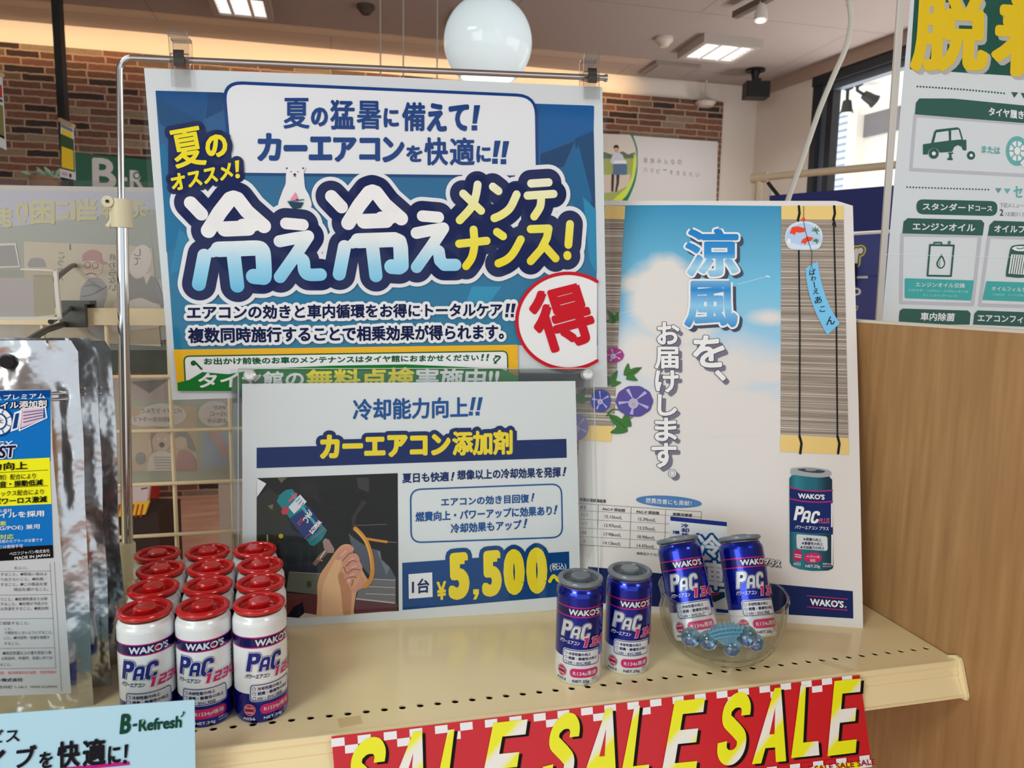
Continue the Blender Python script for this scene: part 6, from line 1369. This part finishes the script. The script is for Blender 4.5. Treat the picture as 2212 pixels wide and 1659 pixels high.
m = MB(); VC.sheet(m, [(-260, 1562), (420, 1512), (424, 1800), (-260, 1830)], 0.0006, mat('card_blue', (166, 206, 228), 0.4, 0, 0.4, 1.25))
I = VC.ink(); I.mb = m; Z = I.z(0, 1150, 700/2212)
DGR = ink(20, 66, 50); BKI = ink(24, 24, 28); MGT = ink(176, 30, 120)
Z.text('B', [(830, 1238), (905, 1232), (890, 1368), (816, 1376)], DGR, 3, 0.035); Z.poly([(908, 1305), (938, 1302), (936, 1320), (906, 1323)], DGR, 3); Z.text('Refresh', [(950, 1276), (1244, 1246), (1240, 1330), (946, 1358)], DGR, 3, 0.035)
Z.circle((978, 1282), 9, ink(120, 170, 150), 6, 20); Z.line([(1238, 1256), (1250, 1240)], 8, DGR, 3)
for x, y, s_ in ((1255, 1228, 15), (1248, 1245, 8)): Z.poly([(x, y-s_), (x+s_*0.25, y-s_*0.25), (x+s_*0.8, y), (x+s_*0.25, y+s_*0.25), (x, y+s_), (x-s_*0.25, y+s_*0.25), (x-s_*0.8, y), (x-s_*0.25, y-s_*0.25)], DGR, 4)
Z.text('ビス', [(-60, 1348), (132, 1334), (136, 1424), (-60, 1440)], BKI, 3, 0.02)
Z.poly([(430, 1604), (884, 1562), (886, 1586), (430, 1630)], MGT, 2)
for st, q in (('イ', [(-130, 1492), (40, 1478), (40, 1660), (-130, 1680)]), ('ブ', [(120, 1458), (256, 1444), (246, 1590), (96, 1610)]), ('を', [(270, 1498), (362, 1488), (362, 1600), (268, 1612)]), ('快', [(392, 1426), (550, 1412), (548, 1592), (390, 1610)]), ('適', [(566, 1412), (724, 1396), (724, 1580), (566, 1596)]), ('に', [(738, 1458), (826, 1448), (826, 1570), (738, 1582)])): Z.text(st, q, BKI, 4, 0.035)
Z.poly([(852, 1446), (878, 1443), (866, 1535), (850, 1537)], BKI, 4); Z.rect(842, 1550, 866, 1574, BKI, 4)
tag(m.build('service_card', M=VC.M), 'light blue service card standing in front of the red-capped cans', 'card')
TAPE = clear('adhesive_tape', (0.98, 0.965, 0.94), 0.6, 0.15)
for pts, lab in (([(728, 1552), (778, 1545), (784, 1562), (734, 1572)], 'clear tape at the row of holes above the start of the red strip'), ([(1778, 1424), (1846, 1446), (1834, 1452), (1772, 1432)], 'clear tape at the row of holes above the end of the red strip')):
    P_ = [zp(x, y, ZS+0.0003) for x, y in pts]; m = MB(); m.slab(P_ if (P_[1]-P_[0]).cross(P_[2]-P_[1]).z > 0 else P_[::-1], (0, 0, 1), 0.0002, TAPE)
    tag(m.build('tape_piece', origin=P_[0]), lab, 'tape', 'tape pieces on the shelf')

# ================================================================== SILVER POUCHES ON THEIR HOOK
FOIL = mat('silver_foil', (196, 197, 198), 0.2, 0.95); N, L, b = nt(FOIL)
tc = N.new('ShaderNodeTexCoord'); no = N.new('ShaderNodeTexNoise'); no.inputs['Scale'].default_value = 36; no.inputs['Detail'].default_value = 3; bp = N.new('ShaderNodeBump'); bp.inputs['Strength'].default_value = 0.8; bp.inputs['Distance'].default_value = 0.003
L.new(tc.outputs['Object'], no.inputs[0]); L.new(no.outputs['Fac'], bp.inputs['Height']); L.new(bp.outputs[0], b.inputs['Normal'])
def pouch(O, yaw, lean_, W, H, seed, label, printed=None):
    B = Board(O, yaw, lean_); rnd = random.Random(seed); ph = [rnd.uniform(0, 6.28) for _ in range(8)]
    def f(a, b_, sgn=1):
        u = -W+W*a; v = H*b_; es = min(1, min(a, 1-a)*W/0.034); ev = min(1, min(b_/0.11, (1-b_)/0.17))
        e1 = max(0, min(1, (es-0.22)/0.78)); e2 = max(0, min(1, (ev-0.1)/0.9)); prof_ = (e1*e1*(3-2*e1))*(e2*e2*(3-2*e2))
        nz = noise.noise(Vector((u*34+seed*7, v*15, seed)))+0.5*noise.noise(Vector((u*90+seed, v*36, seed*3)))
        inner_ = 0.0 if (e1 >= 1 and e2 >= 1) else 1.0
        cr = nz*0.0056*min(1, e1*3+0.3)*min(1, e2*3+0.45)*inner_
        wob = 0.0022*noise.noise(Vector((v*14, seed*2.0, 0)))*min(1, 4*a)
        x = u+wob-(0.004*(b_-0.97)/0.03 if a > 0.9 and b_ > 0.97 else 0)
        hz_ = sgn*(0.0003+0.0095*prof_)+cr
        if sgn > 0 and printed: hz_ = min(hz_, 0.0104)
        return Vector((x, v, hz_+0.004*noise.noise(Vector((u*12, v*7, seed+5)))*(1-min(1, e1*2))))
    m = MB(); m.grid(lambda a, b_: f(a, b_, 1), 70, 100, FOIL); m.grid(lambda a, b_: f(1-a, b_, -1), 30, 40, FOIL)
    if printed: printed(B, m)
    o = tag(m.build('silver_pouch', M=B.M), label, 'pouch', 'silver pouches hanging in front of the grid')
    k = MB(); hz = H*0.845
    for dz in (0, 0.004): k.tube([(-W+0.004+(W-0.012)*i/20, hz+dz, f(min(0.97, (0.004+(W-0.012)*i/20)/W), (hz+dz)/H).z+0.0006) for i in range(21)], 0.0011, FOIL, 8)
    k.build('zip_strip', o)
    return B
def label_front(B, m):
    w_ = 0.0112
    SB2 = mat('pouch_white', (200, 202, 204), 0.3, 0.2, 0.5, coat=0.3)
    I = Ink(B.uv, m, w_); Z = I.z(0, 800, 500/1843); Y2 = I.z(0, 1180, 270/1179)
    PB = ink(18, 104, 176, 30); PB2 = ink(10, 62, 128, 30); PY = ink(238, 220, 30, 30); PK_ = ink(18, 18, 20, 30); PWH = ink(224, 226, 230, 30); PGY = ink(70, 70, 74, 30)
    Z.poly([(-900, 150), (440, 142), (455, 600), (530, 1500), (600, 2510), (-900, 2560)], SB2, 1)
    Z.poly([(-900, 170), (440, 144), (440, 700), (-900, 720)], PB, 2); Z.poly([(-900, 170), (440, 144), (440, 200), (-900, 230)], PB2, 3)
    Z.text('リフレッシュプレミアム', [(-330, 196), (400, 168), (400, 212), (-330, 244)], PWH, 5, 0.02); Z.text('エアコンオイル添加剤', [(-330, 256), (412, 220), (412, 276), (-330, 316)], PWH, 6, 0.03, [(ink(20, 40, 80, 30), 9, 4)])
    Z.circle((40, 390), 118, PB2, 4); Z.circle((40, 390), 100, PWH, 5); Z.circle((40, 390), 66, PB2, 6); Z.circle((40, 390), 54, PWH, 7); Z.text('A/C', (10, 374, 76, 402), PB2, 9, 0.02); Z.rect(30, 360, 56, 366, PB2, 9)
    for a in range(0, 360, 45): Z.line([(40+98*math.cos(math.radians(a+22)), 390+98*math.sin(math.radians(a+22))), (40+70*math.cos(math.radians(a+22)), 390+70*math.sin(math.radians(a+22)))], 8, PB, 6)
    Z.poly([(160, 320), (215, 300), (190, 450), (130, 470)], PWH, 5); Z.poly([(170, 330), (200, 322), (180, 440), (146, 450)], PB2, 6)
    Z.poly([(216, 292), (386, 280), (384, 370), (210, 440)], ink(206, 180, 190, 30), 5); Z.line([(216, 292), (400, 278), (412, 360), (200, 460), (216, 292)], 9, PWH, 6)
    for i in range(4): Z.line([(232, 318+i*26), (380, 300+i*20)], 6, PB2, 7)
    Z.text('ENERGY', [(-210, 556), (150, 540), (140, 580), (-220, 596)], PWH, 6, 0.02); Z.text('BOOST', [(-220, 590), (176, 574), (164, 668), (-230, 688)], ink(20, 26, 60, 30), 7, 0.03, [(PWH, 9, 5)])
    Z.poly([(-900, 735), (434, 672), (446, 1032), (-900, 1090)], PY, 3)
    for y in (795, 912): Z.line([(-400, y+15), (418, y-22+(-5 if y < 800 else 0))], 4, PK_, 4)
    for st, q in (('冷却能力向上', [(-330, 722), (262, 700), (262, 762), (-330, 788)]), ('ー音・振動低減', [(-10, 858), (382, 838), (382, 886), (-10, 908)]), ('のパワーロス激減', [(-60, 990), (414, 968), (414, 1018), (-60, 1042)])): Z.text(st, q, PK_, 6, 0.035)
    for st, q in (('減剤）配合により', [(0, 806), (326, 790), (326, 834), (0, 850)]), ('セラミックス配合により', [(-80, 936), (388, 914), (388, 956), (-80, 978)])): Z.text(st, q, PK_, 6, 0.01)
    Z.poly([(-900, 1085), (448, 1030), (458, 1352), (-900, 1420)], PB, 3)
    Z.text('オイル基材', [(-30, 1078), (140, 1066), (140, 1094), (-30, 1106)], PWH, 5); Z.text('エステルオイルを採用', [(-330, 1112), (392, 1080), (392, 1128), (-330, 1160)], PWH, 5, 0.03); Z.text('使用可能', [(-100, 1172), (98, 1162), (98, 1198), (-100, 1208)], ink(206, 216, 90, 30), 5, 0.02)
    Z.text('R1234yf (PAG/POE) 兼用', [(-260, 1214), (358, 1186), (358, 1230), (-260, 1258)], PWH, 5, 0.01); Z.text('HV・EV 対応', [(-160, 1278), (156, 1264), (156, 1304), (-160, 1318)], ink(206, 216, 90, 30), 5, 0.02)
    Z.text('別売の専用のカプラーが必要です', [(-60, 1316), (380, 1298), (380, 1324), (-60, 1342)], PWH, 5); Z.text('輸入車には使用不可', [(-60, 1358), (226, 1344), (226, 1372), (-60, 1386)], PWH, 5)
    Z.poly([(-900, 1420), (458, 1352), (462, 1452), (-900, 1530)], PK_, 4); Z.text('ベロフジャパン株式会社', [(122, 1406), (434, 1380), (436, 1408), (122, 1434)], PWH, 6); Z.text('MADE IN JAPAN', [(162, 1442), (436, 1418), (438, 1444), (164, 1472)], PWH, 6, 0.015)
    Z.poly([(-60, 1420), (46, 1416), (20, 1432), (-20, 1434)], ink(230, 190, 60, 30), 6); Z.poly([(-20, 1438), (14, 1436), (0, 1448), (-20, 1450)], ink(230, 190, 60, 30), 6)
    for y0, y1 in ((118, 182), (180, 400), (400, 620), (620, 892), (892, 1078)): Y2.line([(-300, y1+8), (518+y1*0.05, y1)], 2.5, PGY, 3)
    Y2.line([(516, 110), (568, 1076)], 2.5, PGY, 3); Y2.line([(555, 100), (622, 1300)], 2.5, PGY, 3)
    rows = [('用しないこと。', 188, 308, 138, 168), ('すること。●取扱い後はよ', 60, 486, 196, 228), ('う出さないこと。●粉塵／', 60, 490, 242, 274), ('すること。●この製品を使', 60, 488, 288, 322), ('排出を避けること。', 180, 502, 334, 368), ('うこと。●皮膚刺激または発', 60, 492, 424, 458), ('すること。●衣類が汚染され', 60, 496, 468, 502), ('は洗濯をすること。●露出物', 60, 500, 512, 546), ('て保管すること。', 40, 326, 646, 680), ('こと。', 96, 168, 700, 726), ('で開封をしないようにすること。', 96, 540, 734, 768), ('こと。●内容物／容器を廃棄す', 90, 512, 780, 814), ('すること。', 92, 238, 834, 864), ('●指定数量以上の量を取扱う場', 80, 526, 920, 956), ('る製造所、貯蔵所、取扱い所でお', 66, 540, 970, 1004), ('ること。', 56, 160, 1030, 1058)]
    for st, x0, x1, y0, y1 in rows: Y2.text(st, (x0, y0+4, x1, y1, -0.012), PGY, 4)
    Y2.text('火気厳禁　第四類第四石油類　危険等級Ⅲ', (-40, 1112, 570, 1140, -0.02), ink(190, 80, 90, 30), 4); Y2.text('ベロフジャパン株式会社', (-280, 1178, 264, 1212, -0.02), PK_, 4, 0.02); Y2.text('市府中町 1-16-1', (-10, 1240, 294, 1272, -0.02), PGY, 4); Y2.text('MADE IN JAPAN', (336, 1242, 578, 1268, -0.01), PGY, 4)
br = zp(203, 1523, ZS)
HP = 0.252
pouch(br, 5.0, 3.0, 0.17, HP, 3, 'front silver pouch with blue and yellow label at the left edge', label_front)
pouch(br+Vector((0.004, 0.026, 0.0)), 4.0, 2.0, 0.17, HP, 5, 'silver pouch behind the labelled one, second from the front')
pouch(br+Vector((0.006, 0.058, 0.0)), 3.0, 1.0, 0.17, HP-0.004, 9, 'rearmost silver pouch nearest the chrome pole foot')
# display hook on the grid bar with its ticket holder
HK = DGREY
h0 = gy(165, 684)
e = empty('display_hook', Vector((h0.x, YG, h0.z)), 'dark grey metal display hook clamped on the cream bar with a clear ticket holder', 'hook')
k = MB(); a_, b_ = gy(136, 656), gy(194, 706); k.box((a_.x, YG-0.012, b_.z), (b_.x, YG-0.0042, a_.z), HK); k.box((a_.x, YG-0.012, a_.z), (b_.x+0.004, YG+0.010, a_.z+0.003), HK); k.box((a_.x, YG+0.0045, a_.z-0.012), (b_.x+0.004, YG+0.010, a_.z), HK); part(k, 'bracket', e)
k = MB(); k.tube([tuple(p) for p in spline([tuple(at(118, 604, 0.585)), tuple(at(142, 584, 0.66)), tuple(at(160, 573, 0.725)), tuple(at(170, 580, 0.745)), tuple(at(172, 610, 0.752)), tuple(at(174, 648, 0.755))], 6)], 0.0022, HK, 10); k.tube([tuple(at(174, 650, 0.755)), tuple(at(132, 680, 0.63)), tuple(at(110, 695, 0.585))], 0.0022, HK, 10); part(k, 'upper_arm', e)
k = MB(); hk = [at(172, 690, 0.755), at(100, 712, 0.62), at(6, 770, 0.50), at(-6, 778, 0.49)]; k.tube([tuple(p) for p in hk[:3]], 0.0028, HK, 12); k.tube([tuple(hk[2]), tuple(at(14, 782, 0.478))], 0.0042, BLACK, 14); part(k, 'peg', e)
TB = Board(at(122, 635, 0.565), 3)
k = MB(); TB.sheet(k, [(-60, 580), (122, 583), (131, 688), (-60, 691)], 0.0014, clear('ticket_clear', (0.92, 0.91, 0.88), 0.8, 0.05), 0.001); TB.sheet(k, [(116, 583), (124, 583), (133, 689), (125, 689)], 0.004, mat('ticket_edge', (216, 210, 196), 0.3), 0.002); TB.sheet(k, [(-60, 684), (131, 684), (131, 690), (-60, 692)], 0.004, MATS['ticket_edge'], 0.002); TB.sheet(k, [(46, 580), (122, 583), (122, 586), (46, 583)], 0.004, MATS['ticket_edge'], 0.002)
hld = k.build('ticket_holder', e); hld.matrix_parent_inverse = Matrix.Translation(-e.location) @ TB.M
k = MB(); TB.sheet(k, [(-60, 600), (70, 600), (72, 684), (-60, 686)], 0.0004, mat('ticket_card', (196, 186, 192), 0.5, 0, 0.3, 1.1), -0.002); TB.sheet(k, [(70, 594), (112, 594), (117, 680), (72, 684)], 0.0004, mat('ticket_card_b', (190, 180, 160), 0.5), -0.002)
k.build('ticket_card', hld)
